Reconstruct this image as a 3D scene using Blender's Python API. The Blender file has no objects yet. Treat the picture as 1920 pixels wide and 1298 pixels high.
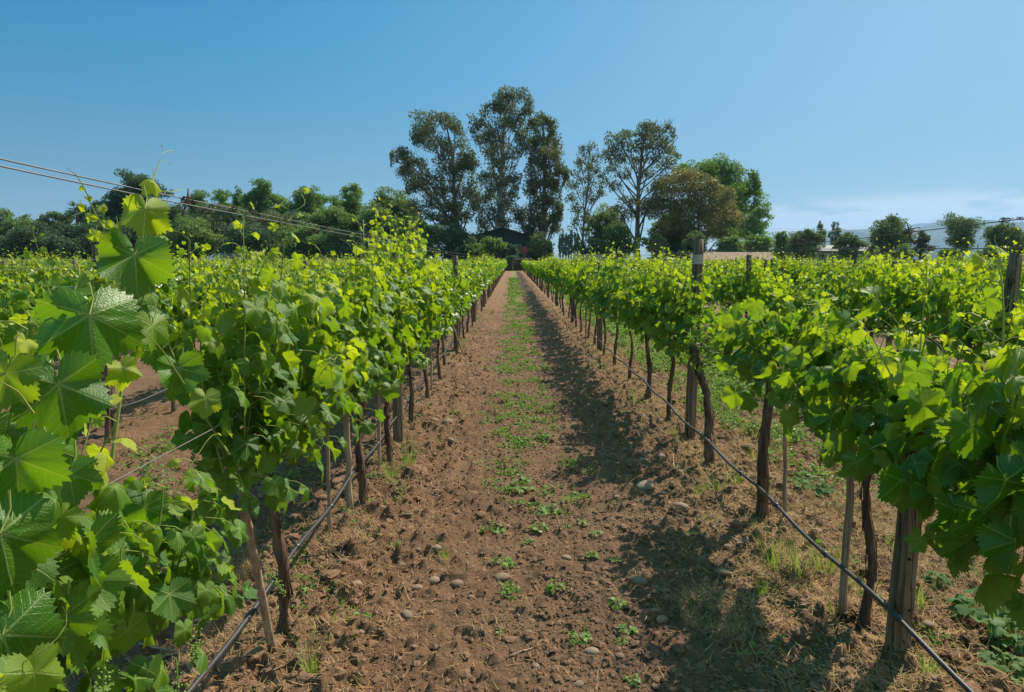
import bpy, math, random
import numpy as np
from mathutils import Vector, Matrix

# ------------------------------------------------------------------ camera, world, sun, exposure
C = bpy.context.scene.collection
scn = bpy.context.scene
CAM_H = 1.62
PITCH = math.atan(162/1280)
cam_d = bpy.data.cameras.new('camera')
cam = bpy.data.objects.new('camera', cam_d)
C.objects.link(cam)
cam.location = (0, 0, CAM_H)
cam.rotation_euler = (math.pi/2 - PITCH, 0, 0)
cam_d.lens = 24; cam_d.sensor_width = 36
cam_d.clip_start = 0.05; cam_d.clip_end = 30000
scn.camera = cam

SUN_AZ, SUN_EL = math.radians(44), math.radians(47)      # azimuth from +Y towards +X
world = bpy.data.worlds.new('World'); scn.world = world
world.use_nodes = True
wn, wl = world.node_tree.nodes, world.node_tree.links
wn.clear()
def N(nodes, t, **kw):
    n = nodes.new(t)
    for k, v in kw.items():
        setattr(n, k, v)
    return n
sky = N(wn, 'ShaderNodeTexSky', sky_type='NISHITA', sun_disc=False)
sky.sun_elevation = SUN_EL; sky.sun_rotation = SUN_AZ
sky.altitude = 1500; sky.air_density = 1.0; sky.dust_density = 0.5; sky.ozone_density = 10.0
bg = N(wn, 'ShaderNodeBackground'); bg.inputs[1].default_value = 0.1
wo = N(wn, 'ShaderNodeOutputWorld')
def wmath(op, a, b=None, c=None):
    n = N(wn, 'ShaderNodeMath', operation=op)
    for i, v in enumerate((a, b, c)):
        if v is None: continue
        if isinstance(v, (int, float)): n.inputs[i].default_value = v
        else: wl.new(v, n.inputs[i])
    return n.outputs[0]
def wmr(v, a, b, c=0.0, d=1.0):
    n = N(wn, 'ShaderNodeMapRange', interpolation_type='SMOOTHSTEP')
    wl.new(v, n.inputs[0])
    for i, q in enumerate((a, b, c, d)): n.inputs[i+1].default_value = q
    return n.outputs[0]
tc = N(wn, 'ShaderNodeTexCoord'); sp = N(wn, 'ShaderNodeSeparateXYZ'); wl.new(tc.outputs['Generated'], sp.inputs[0])
mp = N(wn, 'ShaderNodeMapping'); mp.inputs['Scale'].default_value = (7, 7, 34); wl.new(tc.outputs['Generated'], mp.inputs[0])
nz = N(wn, 'ShaderNodeTexNoise'); nz.inputs['Scale'].default_value = 1.0; nz.inputs['Detail'].default_value = 7; nz.inputs['Roughness'].default_value = .55
wl.new(mp.outputs[0], nz.inputs['Vector'])
az = wmath('DIVIDE', sp.outputs[0], wmath('MAXIMUM', sp.outputs[1], .05))
low = wmath('SUBTRACT', 1.0, wmr(wmath('SUBTRACT', sp.outputs[2], wmath('MULTIPLY', az, .03)), .050, .074))
side = wmr(az, .25, .42)
puff = wmr(wmath('ADD', nz.outputs['Fac'], wmath('MULTIPLY', sp.outputs[2], -1.2)), .33, .46)
cl = wmath('MULTIPLY', wmath('MULTIPLY', wmath('MULTIPLY', low, side), puff), .75)
def wmix(f, a, b, bt='MIX'):
    n = N(wn, 'ShaderNodeMixRGB', blend_type=bt)
    for i, v in enumerate((f, a, b)):
        if isinstance(v, bpy.types.NodeSocket): wl.new(v, n.inputs[i])
        else: n.inputs[i].default_value = v
    return n.outputs[0]
# clear dry air: greener blue aloft, polarised darker away from the sun
elv = wmr(sp.outputs[2], .0, .38)
tnt = wmix(elv, (.62, .555, .43, 1), (.80, 1.06, .78, 1))
polar = wmix(wmr(sp.outputs[0], -.62, .66), (.10, .84, 1.0, 1), (1.62, 1.12, .98, 1))
tnt = wmix(1.0, tnt, wmix(elv, (1, 1, 1, 1), polar), 'MULTIPLY')
skyc = wmix(1.0, sky.outputs[0], tnt, 'MULTIPLY')
skyc = wmix(1.0, skyc, wmix(wmr(sp.outputs[2], .40, .70), (1, 1, 1, 1), (3.3, 2.6, 1.9, 1)), 'MULTIPLY')   # added fill light: unseen sky overhead brightened to lift the shadows
skyc = wmix(1.0, skyc, wmix(wmr(wmath('MULTIPLY', sp.outputs[1], -1), -.05, .5), (1, 1, 1, 1), (2.6, 2.0, 1.6, 1)), 'MULTIPLY')   # added fill light: unseen sky behind the viewer brightened as well
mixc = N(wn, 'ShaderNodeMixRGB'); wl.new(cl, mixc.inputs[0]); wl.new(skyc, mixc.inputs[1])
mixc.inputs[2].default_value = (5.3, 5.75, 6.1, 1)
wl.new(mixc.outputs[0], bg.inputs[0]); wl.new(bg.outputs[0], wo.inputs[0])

sl = bpy.data.lights.new('sun', 'SUN'); sl.energy = 5.0; sl.angle = math.radians(.5); sl.color = (1, .91, .76)
sun = bpy.data.objects.new('sun', sl); C.objects.link(sun)
sdir = Vector((math.sin(SUN_AZ)*math.cos(SUN_EL), math.cos(SUN_AZ)*math.cos(SUN_EL), math.sin(SUN_EL)))
sun.rotation_euler = (-sdir).to_track_quat('-Z', 'Y').to_euler()
sun.location = (60, 60, 80)
vs = scn.view_settings
vs.view_transform = 'Standard'; vs.look = 'None'; vs.gamma = 1; vs.use_curve_mapping = False; vs.exposure = 0.60
scn.cycles.max_bounces = 8; scn.cycles.diffuse_bounces = 3; scn.cycles.transmission_bounces = 5
scn.cycles.transparent_max_bounces = 8; scn.cycles.volume_bounces = 0
scn.cycles.sample_clamp_indirect = 6

# ------------------------------------------------------------------ placing helpers
F = 1280.0; CT, ST = math.cos(PITCH), math.sin(PITCH)
def ray(px, py):
    cx, cy = (px-960)/F, (649-py)/F
    return Vector((cx, CT + cy*ST, -ST + cy*CT))
def at_depth(px, py, d):
    r = ray(px, py); return Vector((0, 0, CAM_H)) + r*(d/r.y)
def on_ground(px, py):
    r = ray(px, py); return Vector((0, 0, CAM_H)) + r*(CAM_H/-r.z)
def in_row(px, py, x):
    r = ray(px, py); return Vector((0, 0, CAM_H)) + r*(x/r.x)

def tag(o, label=None, cat=None, group=None, kind=None):
    if label: o['label'] = label
    if cat: o['category'] = cat
    if group: o['group'] = group
    if kind: o['kind'] = kind
    return o
def thing(name, loc, label, cat, group=None, rz=0, kind=None):
    o = bpy.data.objects.new(name, None); C.objects.link(o)
    o.empty_display_size = .1; o.location = loc; o.rotation_euler = (0, 0, rz)
    return tag(o, label, cat, group, kind)
def copy_tree(o, parent=None):
    c = o.copy(); C.objects.link(c); c.parent = parent
    for ch in list(o.children): copy_tree(ch, c)
    return c

# ------------------------------------------------------------------ mesh helpers (numpy)
class MB:
    """collects vertices, faces, per-vertex colour and per-corner uv; builds ONE mesh object"""
    def __init__(s): s.V = []; s.F = []; s.L = []; s.n = 0; s.K = []; s.U = []; s.M = []
    def add(s, V, faces, col=None, uv=None, mat=0):
        """faces: list of int arrays (m,k)"""
        V = np.asarray(V, dtype=np.float32).reshape(-1, 3)
        if not isinstance(faces, list): faces = [faces]
        for i, f in enumerate(faces):
            f = np.asarray(f, dtype=np.int32)
            if f.size == 0: continue
            s.F.append((f + s.n).ravel()); s.L.append(np.full(len(f), f.shape[1], np.int32))
            s.M.append(np.full(len(f), mat, np.int32))
            if uv is None: s.U.append(np.zeros((f.size, 2), np.float32))
            else: s.U.append(np.asarray(uv[i], np.float32).reshape(-1, 2))
        if col is None: col = (0.5, 0.0, 0.5, 1)
        col = np.asarray(col, np.float32)
        if col.ndim == 1: col = np.tile(col, (len(V), 1))
        s.K.append(col); s.V.append(V); s.n += len(V)
        return s
    def mesh(s, name, mats, smooth=True):
        me = bpy.data.meshes.new(name)
        V = np.concatenate(s.V); Fl = np.concatenate(s.F); L = np.concatenate(s.L)
        me.vertices.add(len(V)); me.vertices.foreach_set('co', V.ravel())
        me.loops.add(len(Fl)); me.loops.foreach_set('vertex_index', Fl)
        me.polygons.add(len(L))
        st = np.zeros(len(L), np.int32); st[1:] = np.cumsum(L)[:-1]
        me.polygons.foreach_set('loop_start', st)
        try: me.polygons.foreach_set('loop_total', L)
        except Exception: pass
        me.polygons.foreach_set('use_smooth', np.full(len(L), smooth, bool))
        if not isinstance(mats, (list, tuple)): mats = [mats]
        for m in mats: me.materials.append(m)
        me.polygons.foreach_set('material_index', np.concatenate(s.M))
        a = me.color_attributes.new('tint', 'FLOAT_COLOR', 'POINT'); a.data.foreach_set('color', np.concatenate(s.K).ravel())
        u = me.uv_layers.new(name='UVMap'); u.data.foreach_set('uv', np.concatenate(s.U).ravel())
        me.update(calc_edges=True); me.validate()
        return me
    def build(s, name, mats, parent=None, smooth=True):
        o = bpy.data.objects.new(name, s.mesh(name, mats, smooth)); C.objects.link(o); o.parent = parent
        return o
def obj_of(me, name, parent=None):
    o = bpy.data.objects.new(name, me); C.objects.link(o); o.parent = parent
    return o

def tube(mb, pts, radii, k=8, col=None, cap=True, mat=0, rough=0.0, rng=None, flat=None):
    """swept tube along pts; uv = (turn, length)"""
    P = np.asarray(pts, float); n = len(P); R = np.broadcast_to(np.asarray(radii, float), (n,))
    T = np.gradient(P, axis=0); T /= np.linalg.norm(T, axis=1)[:, None] + 1e-9
    ref = np.array([1., 0, 0]) if abs(T[0][0]) < .9 else np.array([0, 1., 0])
    A = np.zeros_like(P); B = np.zeros_like(P)
    a = np.cross(T[0], ref); a /= np.linalg.norm(a)
    for i in range(n):
        a = a - T[i]*np.dot(a, T[i]); a /= np.linalg.norm(a) + 1e-9
        A[i] = a; B[i] = np.cross(T[i], a)
    th = np.arange(k)/k*2*math.pi
    rr = R[:, None]*np.ones(k)[None]
    if rough and rng is not None:
        rr = rr*(1 + rough*(rng.random((n, k)) - .5)*2 + rough*1.2*(rng.random(k)[None] - .5))
    V = P[:, None, :] + rr[..., None]*(np.cos(th)[None, :, None]*A[:, None] + np.sin(th)[None, :, None]*B[:, None])
    V = V.reshape(-1, 3)
    i = np.arange(n-1)[:, None]*k; j = np.arange(k)[None]; j2 = (j+1) % k
    Q = np.stack([i+j, i+j2, i+k+j2, i+k+j], -1).reshape(-1, 4)
    ln = np.concatenate([[0], np.cumsum(np.linalg.norm(np.diff(P, axis=0), axis=1))])
    u0 = j/k + 0*i; u1 = (j+1)/k + 0*i; v0 = ln[:-1][:, None] + 0*j; v1 = ln[1:][:, None] + 0*j
    UV = np.stack([np.stack([u0, v0], -1), np.stack([u1, v0], -1), np.stack([u1, v1], -1), np.stack([u0, v1], -1)], 2).reshape(-1, 2)
    fs = [Q]; uvs = [UV]
    if cap:
        V = np.vstack([V, P[0], P[-1]])
        c0, c1 = n*k, n*k+1; jj = np.arange(k)
        T0 = np.stack([np.full(k, c0), (jj+1) % k, jj], -1)
        T1 = np.stack([np.full(k, c1), (n-1)*k+jj, (n-1)*k+(jj+1) % k], -1)
        fs += [T0, T1]; uvs += [np.zeros((3*k, 2)) + .5, np.zeros((3*k, 2)) + .5]
    mb.add(V, fs, col, uvs, mat)

def box(mb, lo, hi, col=None, mat=0, M=None):
    x0, y0, z0 = lo; x1, y1, z1 = hi
    V = np.array([[x0,y0,z0],[x1,y0,z0],[x1,y1,z0],[x0,y1,z0],[x0,y0,z1],[x1,y0,z1],[x1,y1,z1],[x0,y1,z1]], float)
    if M is not None: V = V @ np.array(M.to_3x3()).T + np.array(M.translation)
    Fq = np.array([[0,3,2,1],[4,5,6,7],[0,1,5,4],[1,2,6,5],[2,3,7,6],[3,0,4,7]])
    mb.add(V, Fq, col, None, mat)

def h2(ix, iy, s):
    v = np.sin(ix*127.1 + iy*311.7 + s*74.7)*43758.5453
    return v - np.floor(v)
def vnoise(x, y, s=0):
    xi = np.floor(x); yi = np.floor(y); fx = x-xi; fy = y-yi
    fx = fx*fx*(3-2*fx); fy = fy*fy*(3-2*fy)
    a = h2(xi, yi, s); b = h2(xi+1, yi, s); c = h2(xi, yi+1, s); d = h2(xi+1, yi+1, s)
    return (a*(1-fx)+b*fx)*(1-fy) + (c*(1-fx)+d*fx)*fy
def fbm(x, y, s=0, o=4):
    r = 0; a = .5; t = 0
    for i in range(o):
        r = r + a*vnoise(x, y, s+i*13); t += a; x = x*2.03+5.1; y = y*2.03+1.7; a *= .5
    return r/t
def sstep(a, b, x):
    t = np.clip((x-a)/(b-a), 0, 1); return t*t*(3-2*t)

# rows of the vineyard: x of every row
def row_x(k):            # k>0 right of the path, k<0 left
    return 1.54 + 2.42*(k-1) if k > 0 else -0.97 + 2.56*(k+1)
ROWS_X = np.array([row_x(k) for k in list(range(-32, 0)) + list(range(1, 34))])
HOLE = on_ground(1592, 1190); WET = [(HOLE.x, HOLE.y, .10), (*on_ground(622, 1056)[:2], .09), (*on_ground(700, 905)[:2], .08)]
def ground_z(x, y):
    x = np.asarray(x, float); y = np.asarray(y, float)
    near = 1/(1 + (y/22)**2)
    dr = np.min(np.abs(x[..., None] - ROWS_X), -1) if x.size < 3000000 else 0
    berm = .045*np.exp(-(dr/.38)**2)
    z = berm*.75 + .05*(fbm(x*.9, y*.7, 3, 3)-.5)
    rough = .45 + .55*np.exp(-((dr-.25)/.55)**2)
    z = z + near*rough*(.055*(fbm(x*5, y*5, 9, 4)-.5) + .050*(fbm(x*24, y*24, 21, 3)-.5))
    lump = np.maximum(fbm(x*13, y*13, 33, 2) - .56, 0)*rough
    z = z + near*(lump*.20 + rough*.030*np.abs(vnoise(x*46, y*46, 44)-.5) + rough*.03*np.maximum(vnoise(x*30, y*30, 45)-.6, 0))
    for hx, hy, hr in WET[:1]:
        d = np.sqrt((x-hx)**2 + (y-hy)**2)
        z = z - .05*np.exp(-(d/.08)**2) + .02*np.exp(-((d-.16)/.05)**2)
    return z*np.clip(1.2 - y/110, 0, 1)
def gz(x, y): return float(ground_z(np.array([x]), np.array([y]))[0])

# ------------------------------------------------------------------ materials
def newmat(name):
    m = bpy.data.materials.new(name); m.use_nodes = True
    nt = m.node_tree; nt.nodes.clear()
    return m, nt.nodes, nt.links
class G:
    """tiny node-graph helper"""
    def __init__(s, name): s.m, s.n, s.l = newmat(name)
    def new(s, t, ins=None, **kw):
        n = s.n.new(t)
        for k, v in kw.items(): setattr(n, k, v)
        for k, v in (ins or {}).items():
            if hasattr(v, 'links') or isinstance(v, bpy.types.NodeSocket): s.l.new(v, n.inputs[k])
            else: n.inputs[k].default_value = v
        return n
    def math(s, op, a, b=None, c=None, clamp=False):
        n = s.new('ShaderNodeMath', operation=op, use_clamp=clamp)
        for i, v in enumerate((a, b, c)):
            if v is None: continue
            if isinstance(v, bpy.types.NodeSocket): s.l.new(v, n.inputs[i])
            else: n.inputs[i].default_value = v
        return n.outputs[0]
    def mr(s, v, a, b, c=0., d=1., smooth=True):
        n = s.new('ShaderNodeMapRange', {0: v, 1: a, 2: b, 3: c, 4: d}, interpolation_type='SMOOTHSTEP' if smooth else 'LINEAR')
        return n.outputs[0]
    def mix(s, f, a, b, bt='MIX'):
        n = s.new('ShaderNodeMixRGB', {0: f, 1: a, 2: b}, blend_type=bt); return n.outputs[0]
    def noise(s, vec, scale, detail=4, rough=.55, dist=0.):
        n = s.new('ShaderNodeTexNoise', {'Scale': scale, 'Detail': detail, 'Roughness': rough, 'Distortion': dist})
        if vec is not None: s.l.new(vec, n.inputs['Vector'])
        return n.outputs['Fac']
    def coord(s, which='Object'): return s.new('ShaderNodeTexCoord').outputs[which]
    def scaled(s, vec, sc):
        n = s.new('ShaderNodeMapping', {'Vector': vec}); n.inputs['Scale'].default_value = sc; return n.outputs[0]
    def tint(s):
        a = s.new('ShaderNodeVertexColor', layer_name='tint'); q = s.new('ShaderNodeSeparateColor', {0: a.outputs[0]}); return q.outputs
    def out(s, sh):
        o = s.new('ShaderNodeOutputMaterial'); s.l.new(sh, o.inputs[0]); return s.m
def rgb(r, g, b): return (r, g, b, 1)

def leaf_mat(name, old, mid, young, trans, tw=.45, veins=False, rough=.42, under=None, spec=.5, gloss_var=True, matt=(.8, .85, .8)):
    """tint: R random, G youth, B second random"""
    g = G(name); t = g.tint()
    base = g.mix(g.mr(t[0], 0, 1), old, mid)
    base = g.mix(g.mr(t[1], .15, 1), base, young)
    tcol = g.mix(g.math('MAXIMUM', g.mr(t[1], 0, .55), g.mr(t[0], .70, 1, 0, .5)), rgb(*[c*m for c, m in zip(trans[:3], matt)]), trans)
    tcol = g.mix(g.math('MULTIPLY', t[2], .35), tcol, rgb(trans[0]*.3, trans[1]*.5, trans[2]*.5))
    nrm = None
    if veins:
        uv = g.coord('UV'); s = g.new('ShaderNodeSeparateXYZ', {0: uv})
        al, pe = s.outputs[0], g.math('ABSOLUTE', s.outputs[1])
        w = g.mr(al, 0, 1, .026, .007, False)
        main = g.math('SUBTRACT', 1, g.mr(g.math('DIVIDE', pe, w), .5, 1.3))
        q = g.math('MULTIPLY', g.math('SUBTRACT', al, g.math('MULTIPLY', pe, .85)), 7.5)
        fr = g.math('ABSOLUTE', g.math('SUBTRACT', g.math('FRACT', q), .5))
        sec = g.math('SUBTRACT', 1, g.mr(fr, .02, .10)); 
        vein = g.math('MAXIMUM', main, g.math('MULTIPLY', sec, .42))
        q2 = g.noise(uv, 26, 3, .6)
        base = g.mix(g.math('MULTIPLY', vein, .85), base, g.mix(.6, base, rgb(.42, .50, .16)))
        base = g.mix(g.mr(q2, .35, .7, 0, .35), base, g.mix(.5, base, old))
        tcol = g.mix(g.math('MULTIPLY', vein, .5), tcol, rgb(trans[0]*.55, trans[1]*.6, trans[2]*.5))
        hgt = g.math('ADD', g.math('MULTIPLY', main, -.45), g.math('ADD', g.math('MULTIPLY', sec, -.12), g.math('MULTIPLY', q2, .7)))
        nrm = g.new('ShaderNodeBump', {'Strength': .55, 'Distance': .004, 'Height': hgt}).outputs[0]
    geo = g.new('ShaderNodeNewGeometry')
    un = under or rgb(.13, .20, .08)
    base = g.mix(g.math('MULTIPLY', geo.outputs['Backfacing'], .6), base, un)
    ro = g.math('ADD', g.math('MULTIPLY', t[2], .22 if gloss_var else 0), g.math('ADD', rough, g.math('MULTIPLY', geo.outputs['Backfacing'], .3)))
    p = g.new('ShaderNodeBsdfPrincipled', {'Base Color': base, 'Roughness': ro})
    p.inputs['Specular IOR Level'].default_value = spec
    tr = g.new('ShaderNodeBsdfTranslucent', {'Color': tcol})
    if nrm is not None: g.l.new(nrm, p.inputs['Normal'])
    mx = g.new('ShaderNodeMixShader', {0: tw}); g.l.new(p.outputs[0], mx.inputs[1]); g.l.new(tr.outputs[0], mx.inputs[2])
    return g.out(mx.outputs[0])

M = {}
VL = dict(old=rgb(.032, .120, .010), mid=rgb(.105, .220, .012), young=rgb(.42, .45, .022), trans=rgb(.62, .72, .015), under=rgb(.15, .25, .06), matt=(.26, .47, .5), spec=.4)
M['vine_leaf_near'] = leaf_mat('vine_leaf_near', veins=True, rough=.30, tw=.42, **VL)
M['vine_leaf'] = leaf_mat('vine_leaf', rough=.32, tw=.42, **VL)
M['stem'] = leaf_mat('green_stem', rgb(.16, .20, .04), rgb(.22, .26, .05), rgb(.30, .34, .06), rgb(.3, .4, .05), tw=.12, rough=.45)
M['berry'] = leaf_mat('young_berry', rgb(.16, .26, .05), rgb(.24, .34, .06), rgb(.3, .4, .08), rgb(.3, .5, .05), tw=.2, rough=.45)
M['grass'] = leaf_mat('grass_blade', rgb(.09, .19, .025), rgb(.17, .28, .03), rgb(.42, .36, .13), rgb(.34, .5, .04), tw=.4, rough=.45)
M['weed'] = leaf_mat('weed_leaf', rgb(.075, .15, .025), rgb(.145, .245, .035), rgb(.28, .33, .06), rgb(.26, .44, .04), tw=.35, rough=.5)
M['mallow'] = leaf_mat('mallow_leaf', rgb(.055, .125, .035), rgb(.09, .18, .05), rgb(.20, .28, .07), rgb(.2, .36, .05), tw=.35, rough=.62, spec=.25)
M['straw'] = leaf_mat('dry_straw', rgb(.36, .21, .08), rgb(.50, .34, .15), rgb(.48, .21, .06), rgb(.35, .25, .1), tw=.15, rough=.6, under=rgb(.36, .25, .12))
M['flower'] = leaf_mat('yellow_flower', rgb(.6, .42, .02), rgb(.75, .55, .03), rgb(.75, .55, .03), rgb(.6, .5, .05), tw=.3, rough=.6, under=rgb(.6, .45, .03))

def bark_mat(name, dark, light, scale=1.0, bump=.8):
    g = G(name); o = g.coord()
    v = g.scaled(o, (26*scale, 26*scale, 3.2*scale))
    a = g.noise(v, 1, 6, .65, .6); b = g.noise(g.scaled(o, (90*scale, 90*scale, 9*scale)), 1, 3, .6)
    t = g.tint()
    f = g.mr(g.math('ADD', g.math('MULTIPLY', a, .7), g.math('MULTIPLY', b, .3)), .3, .68)
    col = g.mix(f, dark, light)
    col = g.mix(g.math('MULTIPLY', t[0], .3), col, g.mix(.5, col, dark))
    bp = g.new('ShaderNodeBump', {'Strength': bump, 'Distance': .012, 'Height': g.math('ADD', a, g.math('MULTIPLY', b, .4))})
    p = g.new('ShaderNodeBsdfPrincipled', {'Base Color': col, 'Roughness': .9, 'Normal': bp.outputs[0]})
    p.inputs['Specular IOR Level'].default_value = .2
    return g.out(p.outputs[0])
M['vine_bark'] = bark_mat('vine_bark', rgb(.034, .021, .015), rgb(.21, .13, .085), bump=1.)
M['tendril'] = bark_mat('dried_tendril', rgb(.030, .024, .020), rgb(.13, .095, .072))
M['tree_bark'] = bark_mat('tree_bark', rgb(.06, .05, .04), rgb(.20, .17, .14), .12)
M['pale_bark'] = bark_mat('pale_bark', rgb(.20, .19, .17), rgb(.46, .44, .40), .12)
def wood_mat(name, dark, light, crack=True):
    g = G(name); o = g.coord()
    a = g.noise(g.scaled(o, (55, 55, 1.6)), 1, 6, .6, .4); b = g.noise(g.scaled(o, (7, 7, .8)), 1, 4, .6, .8)
    k = g.noise(o, 11, 3, .6)
    col = g.mix(g.mr(a, .32, .68), dark, light)
    col = g.mix(g.mr(b, .35, .7, 0, .5), col, g.mix(.5, col, rgb(.30, .18, .09)))
    ck = g.math('SUBTRACT', 1, g.mr(g.math('ABSOLUTE', g.math('SUBTRACT', b, .5)), .003, .014))
    if crack: col = g.mix(g.math('MULTIPLY', ck, .85), col, rgb(.02, .013, .009))
    col = g.mix(g.mr(k, .5, .75, 0, .35), col, rgb(.055, .045, .035))
    hg = g.math('SUBTRACT', a, g.math('MULTIPLY', ck, 1.4 if crack else 0.))
    bp = g.new('ShaderNodeBump', {'Strength': .6, 'Distance': .006, 'Height': hg})
    p = g.new('ShaderNodeBsdfPrincipled', {'Base Color': col, 'Roughness': .85, 'Normal': bp.outputs[0]})
    p.inputs['Specular IOR Level'].default_value = .25
    return g.out(p.outputs[0])
M['post'] = wood_mat('weathered_post', rgb(.060, .043, .030), rgb(.215, .158, .108))
M['stake'] = wood_mat('stake_wood', rgb(.17, .115, .075), rgb(.42, .31, .21), False)
def plain(name, col, rough=.7, spec=.4, metal=0., var=.25, scale=6., bump=0.):
    g = G(name); o = g.coord(); a = g.noise(o, scale, 5, .6)
    c = g.mix(g.mr(a, .3, .7, 0, var), col, tuple(x*.45 for x in col[:3]) + (1,))
    p = g.new('ShaderNodeBsdfPrincipled', {'Base Color': c, 'Roughness': rough, 'Metallic': metal})
    p.inputs['Specular IOR Level'].default_value = spec
    if bump:
        bp = g.new('ShaderNodeBump', {'Strength': bump, 'Distance': .01, 'Height': a}); g.l.new(bp.outputs[0], p.inputs['Normal'])
    return g.out(p.outputs[0])
M['hose'] = plain('drip_hose', rgb(.045, .040, .038), .42, .5, 0, .5, 14)
M['wire'] = plain('wire_steel', rgb(.17, .165, .16), .6, .4, .6, .4, 40)
M['paint'] = plain('pale_paint', rgb(.36, .34, .29), .8, .3, 0, .6, 30)
M['hole'] = plain('nail_hole', rgb(.02, .015, .012), .6, .3, .3)
M['stone'] = None

def stone_mat():
    g = G('river_stone'); o = g.coord(); t = g.tint()
    ri = g.new('ShaderNodeObjectInfo').outputs['Random']
    a = g.noise(o, 30, 5, .65); b = g.noise(o, 7, 3, .5)
    col = g.mix(ri, rgb(.21, .135, .09), rgb(.33, .235, .165))
    col = g.mix(g.math('MULTIPLY', t[0], .6), col, rgb(.16, .11, .08))
    col = g.mix(g.mr(a, .35, .7, 0, .4), col, rgb(.15, .11, .085))
    col = g.mix(g.mr(b, .45, .65, 0, .45), col, rgb(.19, .11, .07))
    bp = g.new('ShaderNodeBump', {'Strength': .3, 'Distance': .004, 'Height': a})
    p = g.new('ShaderNodeBsdfPrincipled', {'Base Color': col, 'Roughness': .8, 'Normal': bp.outputs[0]})
    p.inputs['Specular IOR Level'].default_value = .3
    return g.out(p.outputs[0])
M['stone'] = stone_mat()

def soil_nodes(g, pos):
    a = g.noise(pos, 1.3, 5, .6); b = g.noise(pos, 9, 6, .7); c = g.noise(pos, 60, 5, .7); d = g.noise(pos, 210, 2, .6)
    col = g.mix(g.mr(a, .35, .65), rgb(.205, .108, .060), rgb(.280, .160, .092))
    col = g.mix(g.mr(b, .3, .7, 0, .75), col, rgb(.125, .068, .042))
    col = g.mix(g.mr(c, .42, .72, 0, .55), col, rgb(.29, .18, .115))
    col = g.mix(g.mr(d, .55, .8, 0, .5), col, rgb(.09, .05, .03))
    return col, b, c, d
def ground_mat():
    g = G('bare_soil'); geo = g.new('ShaderNodeNewGeometry'); pos = geo.outputs['Position']
    col, b, c, d = soil_nodes(g, pos)
    t = g.tint()                                   # R = orange dry straw litter, G = green turf, B = wetness
    lit = g.math('MULTIPLY', t[0], g.mr(g.noise(pos, 14, 5, .7), .42, .62))
    col = g.mix(g.math('MULTIPLY', lit, .8), col, rgb(.34, .19, .085))
    grn = g.math('MULTIPLY', t[1], g.mr(g.noise(pos, 5, 6, .75), .34, .56))
    col = g.mix(grn, col, g.mix(g.noise(pos, 30, 3), rgb(.09, .17, .03), rgb(.17, .24, .045)))
    wet = t[2]
    col = g.mix(g.math('MULTIPLY', wet, .85), col, rgb(.028, .014, .010))
    hg = g.math('ADD', g.math('MULTIPLY', b, 1.0), g.math('ADD', g.math('MULTIPLY', c, .8), g.math('MULTIPLY', d, .35)))
    bp = g.new('ShaderNodeBump', {'Strength': 1.0, 'Distance': .035, 'Height': hg})
    ro = g.math('SUBTRACT', .95, g.math('MULTIPLY', wet, .72))
    p = g.new('ShaderNodeBsdfPrincipled', {'Base Color': col, 'Roughness': ro, 'Normal': bp.outputs[0]})
    p.inputs['Specular IOR Level'].default_value = .25
    return g.out(p.outputs[0])
M['soil'] = ground_mat()
def clod_mat():
    g = G('soil_clod'); geo = g.new('ShaderNodeNewGeometry'); t = g.tint()
    col, b, c, d = soil_nodes(g, geo.outputs['Position'])
    col = g.mix(g.math('MULTIPLY', t[0], .5), col, rgb(.24, .145, .095))
    bp = g.new('ShaderNodeBump', {'Strength': .8, 'Distance': .012, 'Height': g.math('ADD', c, g.math('MULTIPLY', d, .5))})
    p = g.new('ShaderNodeBsdfPrincipled', {'Base Color': col, 'Roughness': .95, 'Normal': bp.outputs[0]})
    p.inputs['Specular IOR Level'].default_value = .2
    return g.out(p.outputs[0])
M['clod'] = clod_mat()

# ------------------------------------------------------------------ the ground sheet
def grid_axis(fine0, fine1, step, far, grow=1.06):
    a = list(np.arange(fine0, fine1, step)); s = step; x = fine1; hi = []
    while x < far: hi.append(x); s *= grow; x += s
    hi.append(far); s = step; x = fine0; lo = []
    while x > -far: s *= grow; x -= s; lo.append(max(x, -far))
    return np.array(lo[::-1] + a + hi)
gx = grid_axis(-2.0, 2.9, .0125, 9000, 1.04)
ys = [-9000., -3000, -800, -200, -60, -20, -8, -3, -1, 0, .5]; y = .9
while y < 9000: ys.append(y); y += max(.0115, .0048*y) if y < 60 else .04*y
gy = np.array(ys + [9000.])
X, Y = np.meshgrid(gx, gy)
Z = ground_z(X, Y); nearm = (np.abs(X) < 400) & (Y > 0) & (Y < 160)
Z = np.where(nearm, Z, 0)
Xn, Yn = X.ravel(), Y.ravel()
def litter_w(x, y):      # dry mown straw along the right row and left row strip
    dr = np.min(np.abs(x[:, None] - ROWS_X), -1)
    w = np.exp(-((dr)/.5)**2)*(.3 + .7*sstep(-.2, 1.0, x))
    w = np.maximum(w, sstep(1.3, 1.7, x)*(1-sstep(2.5, 2.9, x))*.7)
    return w*sstep(.30, .55, fbm(x*1.7, y*1.2, 51, 3)+.16)
def green_w(x, y):       # weed strip in the middle of each aisle
    w = np.zeros_like(x)
    for k in range(len(ROWS_X)-1):
        c = (ROWS_X[k]+ROWS_X[k+1])/2
        ww = .30 if k != 31 else .23
        if k == 31: c = .14
        w = np.maximum(w, np.exp(-((x-c)/ww)**4))
    v = fbm(x*3, y*1.6, 71, 3)
    dens = sstep(3.0, 11, y)*.45
    w = w*sstep(.52-dens, .72-dens, v)
    r2 = sstep(1.75, 2.1, x)*(1-sstep(3.5, 3.8, x))*sstep(5.5, 8, y)*sstep(.30, .5, v)
    return np.maximum(w, r2)
ns = Yn < 160
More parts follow.
